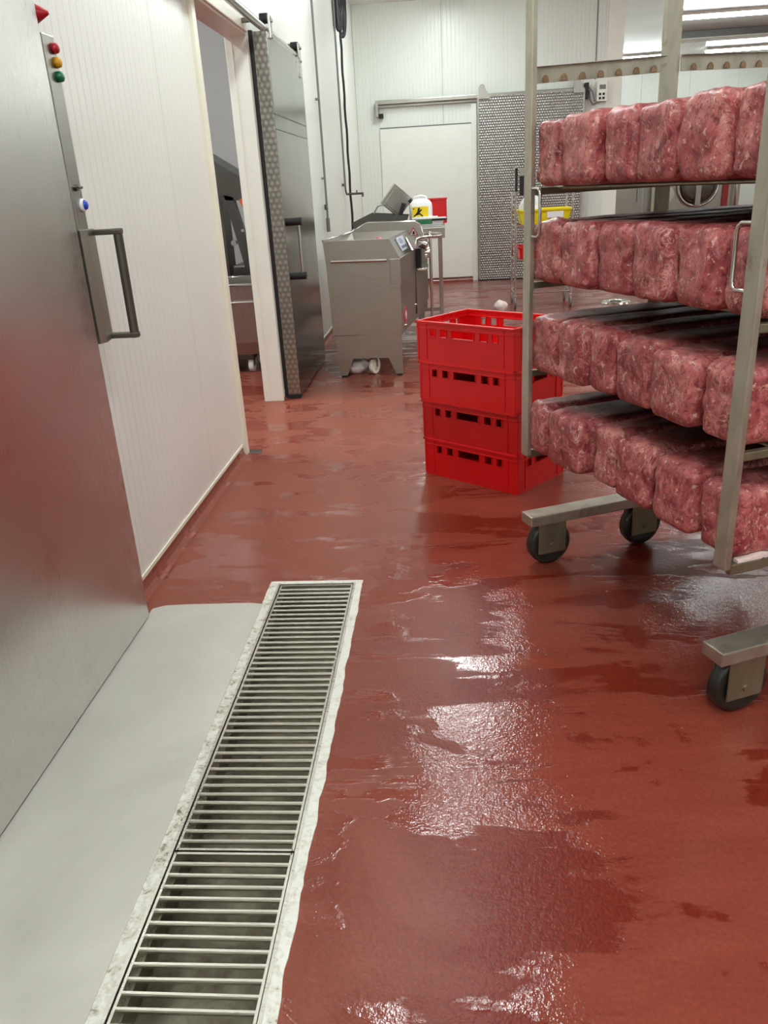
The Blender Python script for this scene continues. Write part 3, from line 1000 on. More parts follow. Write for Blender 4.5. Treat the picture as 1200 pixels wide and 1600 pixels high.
# caster under the skirt, a second one behind
for x, y in ((0.025, 0.10), (0.05, 1.3)):
    cs = MB().bbox((x - 0.035, y - 0.04, 0.135), (x + 0.035, y + 0.04, 0.15), 0.003).bbox((x - 0.028, y - 0.012, 0.06), (x - 0.024, y + 0.03, 0.14), 0.001).bbox((x + 0.024, y - 0.012, 0.06), (x + 0.028, y + 0.03, 0.14), 0.001).build('caster', M_DARKST, dc)
    Mw = Matrix.Translation((x + 0.0, y, 0.066)) @ Matrix.Rotation(math.radians(62), 4, 'Z') @ Matrix.Rotation(PI / 2, 4, 'X')
    MB().lathe([(0, -0.019), (0.018, -0.022), (0.024, -0.015), (0.050, -0.015), (0.056, -0.02), (0.064, -0.016), (0.066, 0), (0.064, 0.016), (0.056, 0.02), (0.050, 0.015), (0.024, 0.015), (0.018, 0.022), (0, 0.019)], 30, Mw).build('wheel', plain('white_wheel', srgb(226, 222, 208), 0.4), cs)
# console on the sloping shoulder
up = Vector((0.074, 0, -0.137)).normalized()      # down the slope


def slope(s, y, h):
    """point on the sloping shoulder: s along the slope from its top edge, y depth, h proud of it"""
    xx = 0.198 + (0.177 * y / yb)
    nrm = Vector((0.137, 0, 0.074)).normalized()
    p = Vector((xx, y, 1.034)) + up * s + nrm * h
    return tuple(p)


def slope_box(s0, s1, y0_, y1_, h0, h1):
    mb = MB()
    vs = [slope(s, y, h) for h in (h0, h1) for s, y in ((s0, y0_), (s1, y0_), (s1, y1_), (s0, y1_))]
    mb.add(vs, [(0, 1, 2, 3), (4, 7, 6, 5), (0, 4, 5, 1), (1, 5, 6, 2), (2, 6, 7, 3), (3, 7, 4, 0)])
    return mb


sc = slope_box(0.02, 0.13, 0.22, 0.60, 0.002, 0.010).build('control_panel', plain('panel_film', srgb(216, 222, 232), 0.25), dc)
slope_box(0.03, 0.075, 0.28, 0.46, 0.010, 0.0115).build('screen', plain('screen_film', srgb(172, 190, 216), 0.15), sc)
for k in range(3):
    slope_box(0.092, 0.112, 0.28 + 0.08 * k, 0.33 + 0.08 * k, 0.010, 0.0135).build('key', plain('key_blue', srgb(70, 84, 120), 0.4), sc)
# flap hanging out on the slope with chute parts
MB().add([slope(0.05, 0.62, 0.02), slope(0.16, 0.35, 0.055), slope(0.165, 0.35, 0.062), slope(0.055, 0.62, 0.027), slope(0.05, 0.95, 0.02), slope(0.16, 0.95, 0.06), slope(0.165, 0.95, 0.067), slope(0.055, 0.95, 0.027)],
         [(0, 1, 2, 3), (4, 7, 6, 5), (0, 4, 5, 1), (1, 5, 6, 2), (2, 6, 7, 3), (3, 7, 4, 0)]).build('flap', M_CHROME, dc)
# guard plate standing across the trough, with a warning sign
gp = MB().prism([(-0.20, 1.03), (0.37, 0.95), (0.445, 0.93), (0.40, 1.076), (0.36, 1.097), (-0.05, 1.107), (-0.09, 1.092)], 'y', 1.10, 1.125).build('guard_plate', M_STEEL, dc)
MB().tube([(-0.303, 0.02, 1.038), (-0.20, 1.112, 1.04), (-0.09, 1.112, 1.094), (-0.05, 1.112, 1.109), (0.36, 1.112, 1.099), (0.40, 1.112, 1.078), (0.445, 1.112, 0.93)], 0.008, 8).build('guard_rim', M_CHROME, gp)
sg = MB().prism([(0.305, 0.985), (0.385, 0.985), (0.345, 1.055)], 'y', 1.094, 1.099).build('warning_sign', plain('sign_red', srgb(196, 40, 52), 0.4), gp)
MB().prism([(0.318, 0.991), (0.372, 0.991), (0.345, 1.040)], 'y', 1.0925, 1.095).build('sign_face', M_BAG, sg)
MB().prism([(0.334, 0.995), (0.357, 0.995), (0.359, 1.003), (0.350, 1.024), (0.341, 1.022), (0.336, 1.007)], 'y', 1.0915, 1.093).build('sign_symbol', M_BLACK, sg)
# discharge outlet on the right flank: bent tube rail, chute, valve
MB().tube([(0.35, 0.98, 0.95), (0.40, 0.99, 0.97), (0.50, 1.0, 0.975), (0.565, 1.05, 0.975), (0.59, 1.15, 0.975), (0.58, 1.32, 0.975), (0.50, 1.45, 0.975), (0.40, 1.5, 0.97)], 0.012, 10).build('guard_rail', M_CHROME, dc)
MB().cyl((0.39, 1.02, 0.93), (0.46, 1.0, 0.90), 0.035, 14).cyl((0.44, 1.12, 0.84), (0.48, 1.12, 0.84), 0.05, 16).bbox((0.37, 0.95, 0.70), (0.46, 1.35, 0.72), 0.004).build('discharge_unit', M_CHROME, dc)
MB().bbox((0.36, 0.98, 0.72), (0.405, 1.32, 0.88), 0.004).build('discharge_opening', M_BLACK, dc)
for y in (1.45, 1.75):
    MB().tube([(0.44, y, 0.98), (0.475, y, 0.97), (0.48, y, 0.90), (0.48, y, 0.30), (0.46, y, 0.0)], 0.013, 10).build('side_tube', M_CHROME, dc)
MB().cyl((0.48, 1.45, 0.62), (0.48, 1.75, 0.62), 0.009, 8).build('side_tube', M_CHROME, dc)
# oval emblem on the flank
ang = math.atan2(0.172, yb)
Me = Matrix.Translation((0.2650 + 0.22 * 0.088, 0.22, 0.44)) @ Matrix.Rotation(-ang * 0.98, 4, 'Z') @ Matrix.Rotation(PI / 2, 4, 'Y')
em = MB()
em.add([Me @ Vector((0.065 * math.cos(a * PI / 12), 0.10 * math.sin(a * PI / 12), 0.006)) for a in range(24)] + [Me @ Vector((0.065 * math.cos(a * PI / 12), 0.10 * math.sin(a * PI / 12), -0.03)) for a in range(24)],
       [tuple(range(24))] + [(i, (i + 1) % 24, 24 + (i + 1) % 24, 24 + i) for i in range(24)])
em = em.build('emblem', plain('emblem_red', srgb(200, 48, 54), 0.35), dc)
MB().add([Me @ Vector(p) for p in ((-0.036, -0.02, 0.008), (-0.01, -0.055, 0.008), (0.03, -0.03, 0.008), (0.038, 0.02, 0.008), (0.005, 0.05, 0.008), (-0.03, 0.035, 0.008))], [(0, 1, 2, 3, 4, 5)]).build('emblem_mark', M_BAG, em)
for y, z in ((0.15, 0.37), (0.85, 0.43)):
    MB().cyl((0.265 + 0.088 * y, y, z), (0.285 + 0.088 * y, y, z), 0.010, 10).build('bolt', M_CHROME, dc)
Mk = Matrix.Translation((0.272, 0, 0)) @ Matrix.Rotation(-0.088, 4, 'Z') @ Matrix.Translation((-0.272, 0, 0))
MB().bbox((0.262, 0.93, 0.34), (0.2755, 0.95, 0.70), 0.002, Mk).build('seam_strip', M_DARKST, dc)
MB().bbox((0.262, 0.96, 0.34), (0.2765, 1.90, 0.69), 0.003, Mk).build('side_panel', M_STEEL, dc)
# meat scraps in the trough
for q in (Vector((-0.14, 0.50, 0.90)), Vector((0.02, 0.56, 0.90)), Vector((0.17, 0.72, 0.90)), Vector((-0.10, 0.78, 0.90)), Vector((0.05, 0.90, 0.90))):
    bm = bmesh.new()
    bmesh.ops.create_icosphere(bm, subdivisions=2, radius=0.06)
    for v in bm.verts:
        v.co = Vector((v.co.x * 1.1, v.co.y, v.co.z * 0.9)) * (1 + 0.25 * noise.noise(v.co * 22 + q * 9))
        v.co.z = max(v.co.z, -0.045)
    tag(MB().frombm(bm, Matrix.Translation((ox + q.x, oy + q.y, 0.945)), True).build('meat_chunk', M_MEAT), 'raw meat chunk lying in the feed trough of the dicing machine', 'meat', 'meat chunks in the machine')

# white bag lying on the floor under the machine
bm = bmesh.new()
bmesh.ops.create_icosphere(bm, subdivisions=3, radius=0.1)
for v in bm.verts:
    k = 1 + 0.3 * noise.noise(v.co * 18) + 0.15 * noise.noise(v.co * 45)
    v.co = Vector((v.co.x * 1.05 * k, v.co.y * 0.8 * k, max(-0.05, v.co.z * 0.62 * k)))
tag(MB().frombm(bm, Matrix.Translation((-0.73, 6.46, 0.05)), True).build('plastic_bag', plain('clear_bag', srgb(236, 230, 228), 0.3, 0, 0.08, 20)), 'crumpled whitish plastic bag on the floor under the dicing machine', 'bag')

# ------------------------------------------------------------------ worktable behind the dicer and what stands on it
tb = thing('worktable', 'steel worktable behind the dicing machine', 'table', (-0.45, 8.80, 0))
MB().bbox((-0.45, -0.545, 0.985), (0.47, 0.42, 1.015), 0.004).bbox((0.05, -0.56, 0.90), (0.47, -0.54, 1.0), 0.004).build('table_top', M_STEEL, tb)
for sx, sy in ((-0.41, -0.50), (0.42, -0.50), (-0.41, 0.38), (0.42, 0.38)):
    MB().bbox((sx - 0.02, sy - 0.02, 0), (sx + 0.02, sy + 0.02, 0.986), 0.004).build('leg', M_STEEL, tb)
MB().bbox((-0.41, -0.505, 0.2), (0.42, -0.495, 0.24), 0.003).build('stretcher', M_STEEL, tb)
# open steel pan with raised lid at the left of the table
pn = thing('steel_pan', 'dark steel pan with its lid propped open behind the dicing machine', 'pan', (-0.62, 8.62, 1.015))
MB().prism([(-0.26, 0.0), (0.24, 0.0), (0.28, 0.10), (-0.10, 0.135), (-0.28, 0.06)], 'y', -0.18, -0.165).prism([(-0.26, 0.0), (0.24, 0.0), (0.28, 0.10), (-0.10, 0.135), (-0.28, 0.06)], 'y', 0.165, 0.18).box((-0.26, -0.18, 0.0), (0.24, 0.18, 0.012)).add(
    [(0.24, -0.18, 0), (0.28, -0.18, 0.1), (0.28, 0.18, 0.1), (0.24, 0.18, 0)], [(0, 1, 2, 3)]).add([(-0.26, -0.18, 0), (-0.28, -0.18, 0.06), (-0.28, 0.18, 0.06), (-0.26, 0.18, 0)], [(0, 1, 2, 3)]).build('pan_body', M_DARKST, pn)
Ml = Matrix.Translation((0.17, 0.02, 0.10)) @ Matrix.Rotation(math.radians(-42), 4, 'Y')
ld = MB().bbox((-0.118, -0.022, -0.115), (0.118, 0.022, 0.115), 0.004)
ld.bbox((-0.09, -0.026, -0.09), (0.09, -0.02, 0.09), 0.003)
ld = ld.build('lid', M_STEEL, pn)
ld.matrix_basis = Matrix.Translation((0.165, 0.0, 0.238)) @ Matrix.Rotation(math.radians(14), 4, 'Z') @ Matrix.Rotation(math.radians(40), 4, 'Y')
MB().tube([(-0.04, -0.1, 0.09), (-0.055, -0.1, 0.15), (-0.02, -0.1, 0.20), (0.06, -0.1, 0.215)], 0.008, 8).build('stay', M_CHROME, pn)
MB().cyl((0.20, -0.15, 0.10), (0.245, -0.15, 0.215), 0.022, 12).build('grip', M_BLACK, pn)
# canister
cn = thing('canister', 'white plastic canister with yellow label on the worktable', 'canister', (-0.212, 8.52, 1.015))
prof = [(0, 0), (0.108, 0.0), (0.114, 0.012), (0.114, 0.17), (0.108, 0.205), (0.085, 0.232), (0.055, 0.247), (0.0, 0.250)]
cbm = MB()
segs = 28
vsr = []
for r_, z in prof:
    for i in range(segs):
        a = 2 * PI * i / segs
        ct, st = math.cos(a), math.sin(a)
        e = 4.0
        k = (abs(ct) ** e + abs(st) ** e) ** (-1 / e)
        vsr.append((r_ * ct * k * 1.0, r_ * st * k * 0.72, z))
cbm.add(vsr, [(j * segs + i, j * segs + (i + 1) % segs, (j + 1) * segs + (i + 1) % segs, (j + 1) * segs + i) for j in range(len(prof) - 1) for i in range(segs)], True)
cbm.build('bottle', M_BAG, cn)
MB().tube([(-0.07, 0.0, 0.225), (-0.06, 0, 0.262), (0.0, 0, 0.272), (0.05, 0, 0.262), (0.06, 0, 0.24)], 0.012, 8).build('grip', M_BAG, cn)
MB().cyl((-0.085, -0.02, 0.215), (-0.110, -0.02, 0.245), 0.02, 14).build('cap', M_BLACK, cn)
lb = MB().box((-0.085, -0.0845, 0.035), (0.075, -0.081, 0.175)).build('label_sticker', plain('label_yellow', srgb(246, 212, 30), 0.4), cn)
sy = MB()


def strip2(pts, wd, y=-0.0855):
    """flat printed stroke in the label's plane"""
    P = [Vector((p[0], p[1])) for p in pts]
    L_, R_ = [], []
    for i, p in enumerate(P):
        d = (P[min(i + 1, len(P) - 1)] - P[max(i - 1, 0)]).normalized()
        nn = Vector((-d.y, d.x)) * wd
        L_.append((p.x + nn.x, y, p.y + nn.y))
        R_.append((p.x - nn.x, y, p.y - nn.y))
    sy.add(L_ + R_, [(i, i + 1, len(P) + i + 1, len(P) + i) for i in range(len(P) - 1)])


strip2([(-0.045, 0.10), (-0.025, 0.125), (-0.015, 0.165)], 0.010)
strip2([(-0.02, 0.12), (0.01, 0.15)], 0.007)
strip2([(-0.07, 0.085), (-0.045, 0.105), (-0.01, 0.11), (0.015, 0.09), (0.018, 0.06)], 0.007)
strip2([(-0.035, 0.055), (-0.02, 0.075), (0.0, 0.075)], 0.008)
strip2([(-0.075, 0.155), (-0.062, 0.16)], 0.006)
strip2([(-0.07, 0.046), (-0.03, 0.048)], 0.003)
strip2([(0.0, 0.045), (0.06, 0.045)], 0.002)
sy.build('label_symbol', M_BLACK, lb)
# red box behind the canister
rb_ = thing('red_box', 'red plastic box behind the white canister on the worktable', 'box', (-0.145, 8.86, 1.015))
crb = MB()
crb.bbox((-0.19, -0.12, 0.0), (0.19, -0.115, 0.24), 0.002).bbox((-0.19, 0.115, 0.0), (0.19, 0.12, 0.24), 0.002).bbox((-0.19, -0.12, 0), (-0.185, 0.12, 0.24), 0.002).bbox((0.185, -0.12, 0), (0.19, 0.12, 0.24), 0.002).box((-0.188, -0.118, 0), (0.188, 0.118, 0.006))
crb.build('body', M_RED, rb_)
MB().bbox((-0.196, -0.127, 0.225), (0.196, -0.114, 0.24), 0.003).bbox((-0.196, 0.114, 0.225), (0.196, 0.127, 0.24), 0.003).bbox((0.184, -0.127, 0.225), (0.197, 0.127, 0.24), 0.003).bbox((-0.197, -0.127, 0.225), (-0.184, 0.127, 0.24), 0.003).build('rim', M_RED, rb_)
# clear tray with green liner in front of it
ty = thing('plastic_tray', 'white and green plastic tray at the right end of the dicing machine', 'tray', (-0.135, 8.35, 1.0215))
MB().prism([(-0.12, 0.0), (0.13, 0.0), (0.16, 0.06), (-0.16, 0.055)], 'y', -0.075, 0.075).build('body', M_BAG, ty)
MB().bbox((-0.125, -0.081, 0.012), (0.035, -0.067, 0.052), 0.003).build('liner', M_GREEN, ty)
MB().bbox((-0.16, -0.085, 0.056), (0.17, 0.085, 0.066), 0.003).bbox((-0.14, -0.05, 0.064), (0.09, 0.06, 0.078), 0.006).build('lid', plain('tray_lid', srgb(224, 226, 222), 0.3), ty)
MB().bbox((0.03, -0.088, 0.040), (0.18, -0.06, 0.056), 0.004).build('latch', M_BLACK, ty)
MB().bbox((-0.125, -0.07, -0.006), (0.125, 0.07, 0.001), 0.002).build('base', M_BAG, ty)

# ------------------------------------------------------------------ services on the left wall, far end
pp = thing('water_pipe', 'thin steel pipe with a tap on the left wall, nearer one', 'pipe', (XW, 8.52, 0))
MB().cyl((0.03, 0.02, 3.69), (0.03, 0, 1.12), 0.011, 10).cyl((0.03, 0, 1.13), (0.03, 0, 1.0), 0.019, 10).build('tube', M_GREYPL, pp)
MB().cyl((0.03, 0.0, 1.235), (0.03, -0.10, 1.235), 0.010, 8).cyl((0.03, -0.10, 1.21), (0.03, -0.10, 1.26), 0.012, 8).build('tap', M_DARKST, pp)
MB().tube([(0.03, -0.04, 1.23), (0.035, -0.045, 1.15), (0.033, -0.03, 1.06), (0.03, -0.02, 1.02)], 0.006, 8).build('hose_tail', M_GREYPL, pp)
for z in (3.2, 2.2, 1.5):
    MB().bbox((0.0, -0.02, z - 0.01), (0.04, 0.025, z + 0.01), 0.003).build('clip', M_GREYPL, pp)
p2 = thing('water_pipe', 'steel pipe with a side valve on the left wall, farther one', 'pipe', (XW, 10.30, 0))
MB().tube([(0.03, 0.0, 3.69), (0.03, 0.0, 1.45), (0.03, 0.01, 1.38), (0.03, 0.06, 1.34), (0.04, 0.12, 1.33)], 0.011, 10).build('tube', M_GREYPL, p2)
MB().cyl((0.02, 0.14, 1.33), (0.22, 0.14, 1.33), 0.013, 10).cyl((0.15, 0.14, 1.33), (0.15, 0.14, 1.37), 0.008, 8).cyl((0.22, 0.14, 1.34), (0.22, 0.14, 1.29), 0.012, 8).build('valve', M_DARKST, p2)
MB().bbox((0.0, -0.10, 1.42), (0.03, 0.02, 1.45), 0.004).build('clip', M_DARKST, p2)
hs = thing('hanging_hose', 'black hose coiled high on the left wall and hanging down', 'hose', (XW, 10.47, 0))
MB().tube([(0.07, 0.0, 3.02)] + [(0.07 + 0.004 * math.sin(i * 1.7), 0.006 * math.sin(i * 0.9), 3.0 - i * 0.12) for i in range(1, 18)] + [(0.07, 0, 0.84)], 0.014, 8).build('drop', M_BLACK, hs)
co = MB()
for k in range(5):
    cxk, rr, zz = -0.02 + 0.015 * k, 0.06 + 0.014 * k, 3.32 + 0.02 * (k % 3)
    co.tube([(0.05 + 0.012 * k + rr * 0.7 * math.cos(2 * PI * i / 20) * 0.5, cxk + 0.4 * rr * math.cos(2 * PI * i / 20), zz + (0.26 + 0.02 * k) * math.sin(2 * PI * i / 20)) for i in range(20)], 0.014, 8, True)
co.build('coil', M_BLACK, hs)
MB().bbox((0.0, -0.05, 3.10), (0.06, 0.05, 3.66), 0.01).build('hook_plate', M_BLACK, hs)

# ------------------------------------------------------------------ back wall: sliding door, its rail, closing panel, switch box
bp = thing('wall_hatch', 'plain white panel on the back wall left of the patterned door', 'panel', (0, YB, 0))
MB().bbox((-0.86, -0.03, 0.06), (0.44, 0.0, 2.15), 0.004).build('sheet', plain('hatch_white', srgb(232, 234, 227), 0.35, 0, 0.02), bp)
MB().bbox((-0.86, -0.034, 2.15), (0.44, 0.0, 2.165), 0.003).build('edge_strip', M_GREYPL, bp)
MB().bbox((0.44, -0.05, 0.0), (0.515, 0.0, 2.40), 0.006).build('frame_post', M_WHITE, bp)
bd = thing('sliding_door', 'dimpled stainless sliding door on the back wall behind the rack', 'door', (0, YB - 0.06, 0))
MB().bbox((0.535, -0.055, 0.015), (1.98, 0.02, 2.47), 0.004).build('panel', M_DIMPLE, bd)
MB().bbox((0.52, -0.06, 0.015), (0.545, 0.02, 2.48), 0.004).build('edge_strip', M_STEEL, bd)
MB().bbox((1.975, -0.06, 0.015), (2.0, 0.02, 2.48), 0.004).build('edge_strip', M_STEEL, bd)
MB().bbox((0.52, -0.05, 0.0), (2.0, 0.01, 0.02), 0.004).build('bottom_seal', M_BLACK, bd)
for x in (0.60, 1.90):
    k = MB().prism([(x - 0.06, 2.44), (x + 0.10, 2.44), (x + 0.02, 2.60), (x - 0.02, 2.62), (x - 0.06, 2.58)], 'y', -0.085, -0.062).build('hanger', M_STEEL, bd)
    MB().cyl((x - 0.01, -0.06, 2.585), (x - 0.01, -0.02, 2.585), 0.04, 18).build('roller', M_GREYPL, k)
br = thing('door_rail', 'long steel sliding rail above the patterned door on the back wall', 'rail', (0, YB, 0))
MB().bbox((-0.88, -0.10, 2.455), (2.02, -0.03, 2.505), 0.006).build('track', M_STEELH, br)
MB().bbox((-0.88, -0.03, 2.42), (2.02, 0.0, 2.515), 0.004).build('back_plate', M_STEELH, br)
MB().bbox((-0.90, -0.105, 2.30), (-0.865, 0.0, 2.51), 0.004).build('end_cap', M_STEEL, br)
MB().bbox((-0.865, -0.08, 2.285), (-0.80, 0.0, 2.345), 0.006).build('buffer', M_BLACK, br)
MB().bbox((2.0, -0.11, 2.36), (2.05, 0.0, 2.56), 0.004).build('end_cap', M_BLACK, br)
sw = thing('switch_box', 'small white switch box right of the patterned back door', 'switch', (2.24, YB, 2.45))
MB().bbox((-0.07, -0.07, -0.13), (0.07, -0.012, 0.12), 0.008).build('box', M_WHITE, sw)
MB().bbox((-0.04, -0.075, 0.02), (0.045, -0.069, 0.075), 0.003).build('window', M_GREYPL, sw)
for sx, sz in ((-0.03, -0.04), (0.02, -0.04), (-0.03, -0.09), (0.02, -0.09)):
    MB().bbox((sx - 0.015, -0.078, sz - 0.014), (sx + 0.015, -0.069, sz + 0.014), 0.003).build('key', M_BLACK, sw)
MB().tube([(-0.17, -0.03, 0.02), (-0.16, -0.04, -0.10), (-0.12, -0.04, -0.16), (-0.05, -0.04, -0.14)], 0.01, 8).tube([(-0.2, -0.03, 0.08), (-0.13, -0.05, 0.0), (-0.10, -0.05, -0.12), (-0.03, -0.05, -0.12)], 0.008, 8).build('cable', M_GREYPL, sw)

# ------------------------------------------------------------------ small steel cart near the back door with bins
ct = thing('bin_cart', 'small tubular steel cart on casters in front of the patterned door', 'cart', (1.13, 9.87, 0))
fx, fy = 0.315, 0.24
for sx in (-1, 1):
    for sy in (-1, 1):
        top = 1.52 if (sx < 0 and sy < 0) else (1.245 if sy < 0 else 1.25)
        MB().cyl((sx * fx, sy * fy, 0.13), (sx * fx, sy * fy, top), 0.013, 10).build('upright', M_CHROME, ct)
        cs = MB().bbox((sx * fx - 0.02, sy * fy - 0.025, 0.11), (sx * fx + 0.02, sy * fy + 0.025, 0.14), 0.004).bbox((sx * fx - 0.016, sy * fy - 0.02, 0.05), (sx * fx - 0.013, sy * fy + 0.01, 0.12), .001).bbox((sx * fx + 0.013, sy * fy - 0.02, 0.05), (sx * fx + 0.016, sy * fy + 0.01, 0.12), .001).build('caster', M_CHROME, ct)
        MB().cyl((sx * fx - 0.011, sy * fy - 0.008, 0.06), (sx * fx + 0.011, sy * fy - 0.008, 0.06), 0.06, 20).build('wheel', M_GREYPL, cs)
for z in (0.165, 0.53, 0.90, 1.245):
    for sy in (-1, 1):
        MB().cyl((-fx, sy * fy, z), (fx, sy * fy, z), 0.009, 8).build('rail', M_CHROME, ct)
    for sx in (-1, 1):
        MB().cyl((sx * fx, -fy, z), (sx * fx, fy, z), 0.009, 8).build('rail', M_CHROME, ct)
for z in (0.53, 0.90):
    sh_ = MB()
    for k in range(7):
        y = -fy + 2 * fy * k / 6
        sh_.box((-fx, y - 0.006, z + 0.002), (fx, y + 0.006, z + 0.008))
    sh_.build('shelf', M_CHROME, ct)
MB().bbox((-fx - 0.01, -fy - 0.018, 1.26), (-fx + 0.02, -fy + 0.005, 1.50), 0.004).build('grip', M_BLACK, ct)
MB().bbox((-fx + 0.04, -fy - 0.012, 1.34), (-fx + 0.15, -fy, 1.50), 0.004).build('sign_plate', M_STEEL, ct)
MB().bbox((-fx + 0.04, -fy - 0.03, 1.22), (-fx + 0.12, -fy, 1.42), 0.008).build('clamp', M_BLACK, ct)


def bin_open(t, L, W, Hh, mat, taper=0.88):
    b = MB()
    a = [(-L / 2 * taper, -W / 2 * taper, 0), (L / 2 * taper, -W / 2 * taper, 0), (L / 2 * taper, W / 2 * taper, 0), (-L / 2 * taper, W / 2 * taper, 0)]
    c_ = [(-L / 2, -W / 2, Hh), (L / 2, -W / 2, Hh), (L / 2, W / 2, Hh), (-L / 2, W / 2, Hh)]
    s_ = 0.96
    ci = [(x * s_, y * s_, Hh) for x, y, _ in c_]
    ai = [(x * s_, y * s_, 0.006) for x, y, _ in a]
    b.add(a + c_ + ci + ai, [(0, 1, 2, 3)] + [(i, (i + 1) % 4, 4 + (i + 1) % 4, 4 + i) for i in range(4)] + [(4 + i, 4 + (i + 1) % 4, 8 + (i + 1) % 4, 8 + i) for i in range(4)] +
          [(8 + i, 8 + (i + 1) % 4, 12 + (i + 1) % 4, 12 + i) for i in range(4)] + [(12, 13, 14, 15)])
    b.build('body', mat, t)
    r_ = MB()
    e = 0.012
    r_.bbox((-L / 2 - e, -W / 2 - e, Hh - 0.018), (L / 2 + e, -W / 2 + 0.004, Hh + 0.003), 0.003).bbox((-L / 2 - e, W / 2 - 0.004, Hh - 0.018), (L / 2 + e, W / 2 + e, Hh + 0.003), 0.003)
    r_.bbox((-L / 2 - e, -W / 2 - e, Hh - 0.018), (-L / 2 + 0.004, W / 2 + e, Hh + 0.003), 0.003).bbox((L / 2 - 0.004, -W / 2 - e, Hh - 0.018), (L / 2 + e, W / 2 + e, Hh + 0.003), 0.003)
    r_.build('rim', mat, t)


yb_ = thing('yellow_bin', 'yellow plastic bin on the upper shelf of the small steel cart', 'bin', (1.145, 9.84, 0.909))
bin_open(yb_, 0.58, 0.40, 0.155, M_YEL)
MB().add([(0.02, -0.203, 0.06), (0.20, -0.203, 0.06), (0.20, -0.206, 0.125), (0.02, -0.206, 0.125), (0.02, -0.18, 0.06), (0.20, -0.18, 0.06), (0.20, -0.18, 0.125), (0.02, -0.18, 0.125)], [(0, 1, 2, 3), (4, 7, 6, 5), (0, 4, 5, 1), (1, 5, 6, 2), (2, 6, 7, 3), (3, 7, 4, 0)]).build('sticker', M_BAG, yb_)
rbn = thing('red_bin', 'red plastic box on the lower shelf of the small steel cart', 'bin', (1.08, 9.84, 0.539))
bin_open(rbn, 0.44, 0.38, 0.13, M_RED, 0.94)
bm = bmesh.new()
bmesh.ops.create_icosphere(bm, subdivisions=3, radius=0.14)
for v in bm.verts:
    k = 1 + 0.16 * noise.noise(v.co * 11) + 0.07 * noise.noise(v.co * 30)
    v.co = Vector((v.co.x * 0.95 * k, v.co.y * 0.9 * k, v.co.z * 1.2 * k if v.co.z > 0 else v.co.z * 0.95))
tag(MB().frombm(bm, Matrix.Translation((1.0, 9.80, 1.05)), True).build('plastic_bag', M_BAG), 'white plastic bag standing in the yellow bin of the cart', 'bag')
# lump on the floor beyond the crates
bm = bmesh.new()
bmesh.ops.create_icosphere(bm, subdivisions=3, radius=0.075)
for v in bm.verts:
    k = 1 + 0.22 * noise.noise(v.co * 25 + Vector((3, 1, 4)))
    v.co = Vector((v.co.x * k, v.co.y * k, v.co.z * k * 0.9))
zm = min(v.co.z for v in bm.verts)
tag(MB().frombm(bm, Matrix.Translation((0.63, 9.3, -zm)), True).build('paper_ball', plain('pink_paper', srgb(232, 214, 208), 0.6, 0, 0.1, 30)), 'crumpled pinkish white wad on the floor beyond the red crates', 'waste')
# drain cover in the floor under the cart
dv = thing('drain_cover', 'small oval steel floor drain cover behind the rack', 'drain cover', (1.98, 9.72, 0))
MB().lathe([(0.0, 0.012), (0.09, 0.012), (0.13, 0.02), (0.16, 0.018), (0.175, 0.0)], 28).build('dish', M_CHROME, dv)
MB().lathe([(0.0, 0.022), (0.06, 0.020), (0.06, 0.012)], 20).build('strainer', M_DARKST, dv)

# ------------------------------------------------------------------ tumbler far behind, seen between the shelves
tm = thing('vacuum_tumbler', 'stainless drum machine far behind, seen through the rack', 'machine', (4.25, 15.2, 0))
MB().bbox((-0.62, -0.10, 0.15), (0.82, 0.9, 1.55), 0.02).build('cabinet', M_STEEL, tm)
for sx in (-0.5, 0.7):
    for sy in (0.0, 0.8):
        MB().cyl((sx, sy, 0), (sx, sy, 0.16), 0.03, 12).build('foot', M_DARKST, tm)
dM = Matrix.Translation((0.1, -0.10, 1.12)) @ Matrix.Rotation(PI / 2, 4, 'X')
MB().lathe([(0.0, 0.10), (0.20, 0.09), (0.28, 0.06), (0.30, 0.0)], 32, dM).build('drum_door', M_DARKST, tm)
MB().tube([(0.1 + 0.33 * math.cos(2 * PI * i / 40), -0.16, 1.12 + 0.33 * math.sin(2 * PI * i / 40)) for i in range(40)], 0.022, 10, True).build('hand_ring', M_CHROME, tm)
MB().bbox((0.05, -0.225, 0.80), (0.14, -0.19, 1.45), 0.008).build('door_bar', M_STEEL, tm)
MB().bbox((0.52, -0.13, 0.60), (0.62, -0.10, 1.50), 0.006).build('red_strip', plain('machine_red', srgb(150, 40, 46), 0.4), tm)
MB().tube([(0.72, -0.12, 0.7), (0.72, -0.2, 0.75), (0.72, -0.2, 1.4), (0.72, -0.12, 1.45)], 0.02, 10).build('grab_bar', M_CHROME, tm)
MB().cyl((-0.42, -0.12, 1.0), (-0.42, -0.16, 1.0), 0.13, 24).build('gauge', M_CHROME, tm)
cb_ = thing('steel_cabinet', 'pale steel cabinet far behind at left of the drum machine', 'cabinet', (3.22, 15.3, 0))
MB().bbox((-0.32, 0.0, 0.06), (0.30, 0.5, 1.6), 0.01).build('body', plain('pale_steel', srgb(186, 190, 188), 0.35, 0.6), cb_)
MB().bbox((-0.27, -0.02, 0.15), (0.25, 0.0, 1.55), 0.008).build('door', M_STEEL, cb_)
MB().cyl((0.18, -0.05, 0.9), (0.18, -0.05, 1.3), 0.014, 10).bbox((0.17, -0.05, 0.93), (0.19, -0.02, 0.95), .003).bbox((0.17, -0.05, 1.25), (0.19, -0.02, 1.27), .003).build('handle', M_CHROME, cb_)
for sx in (-0.26, 0.24):
    for sy in (0.06, 0.44):
        MB().cyl((sx, sy, 0), (sx, sy, 0.07), 0.025, 10).build('foot', M_DARKST, cb_)

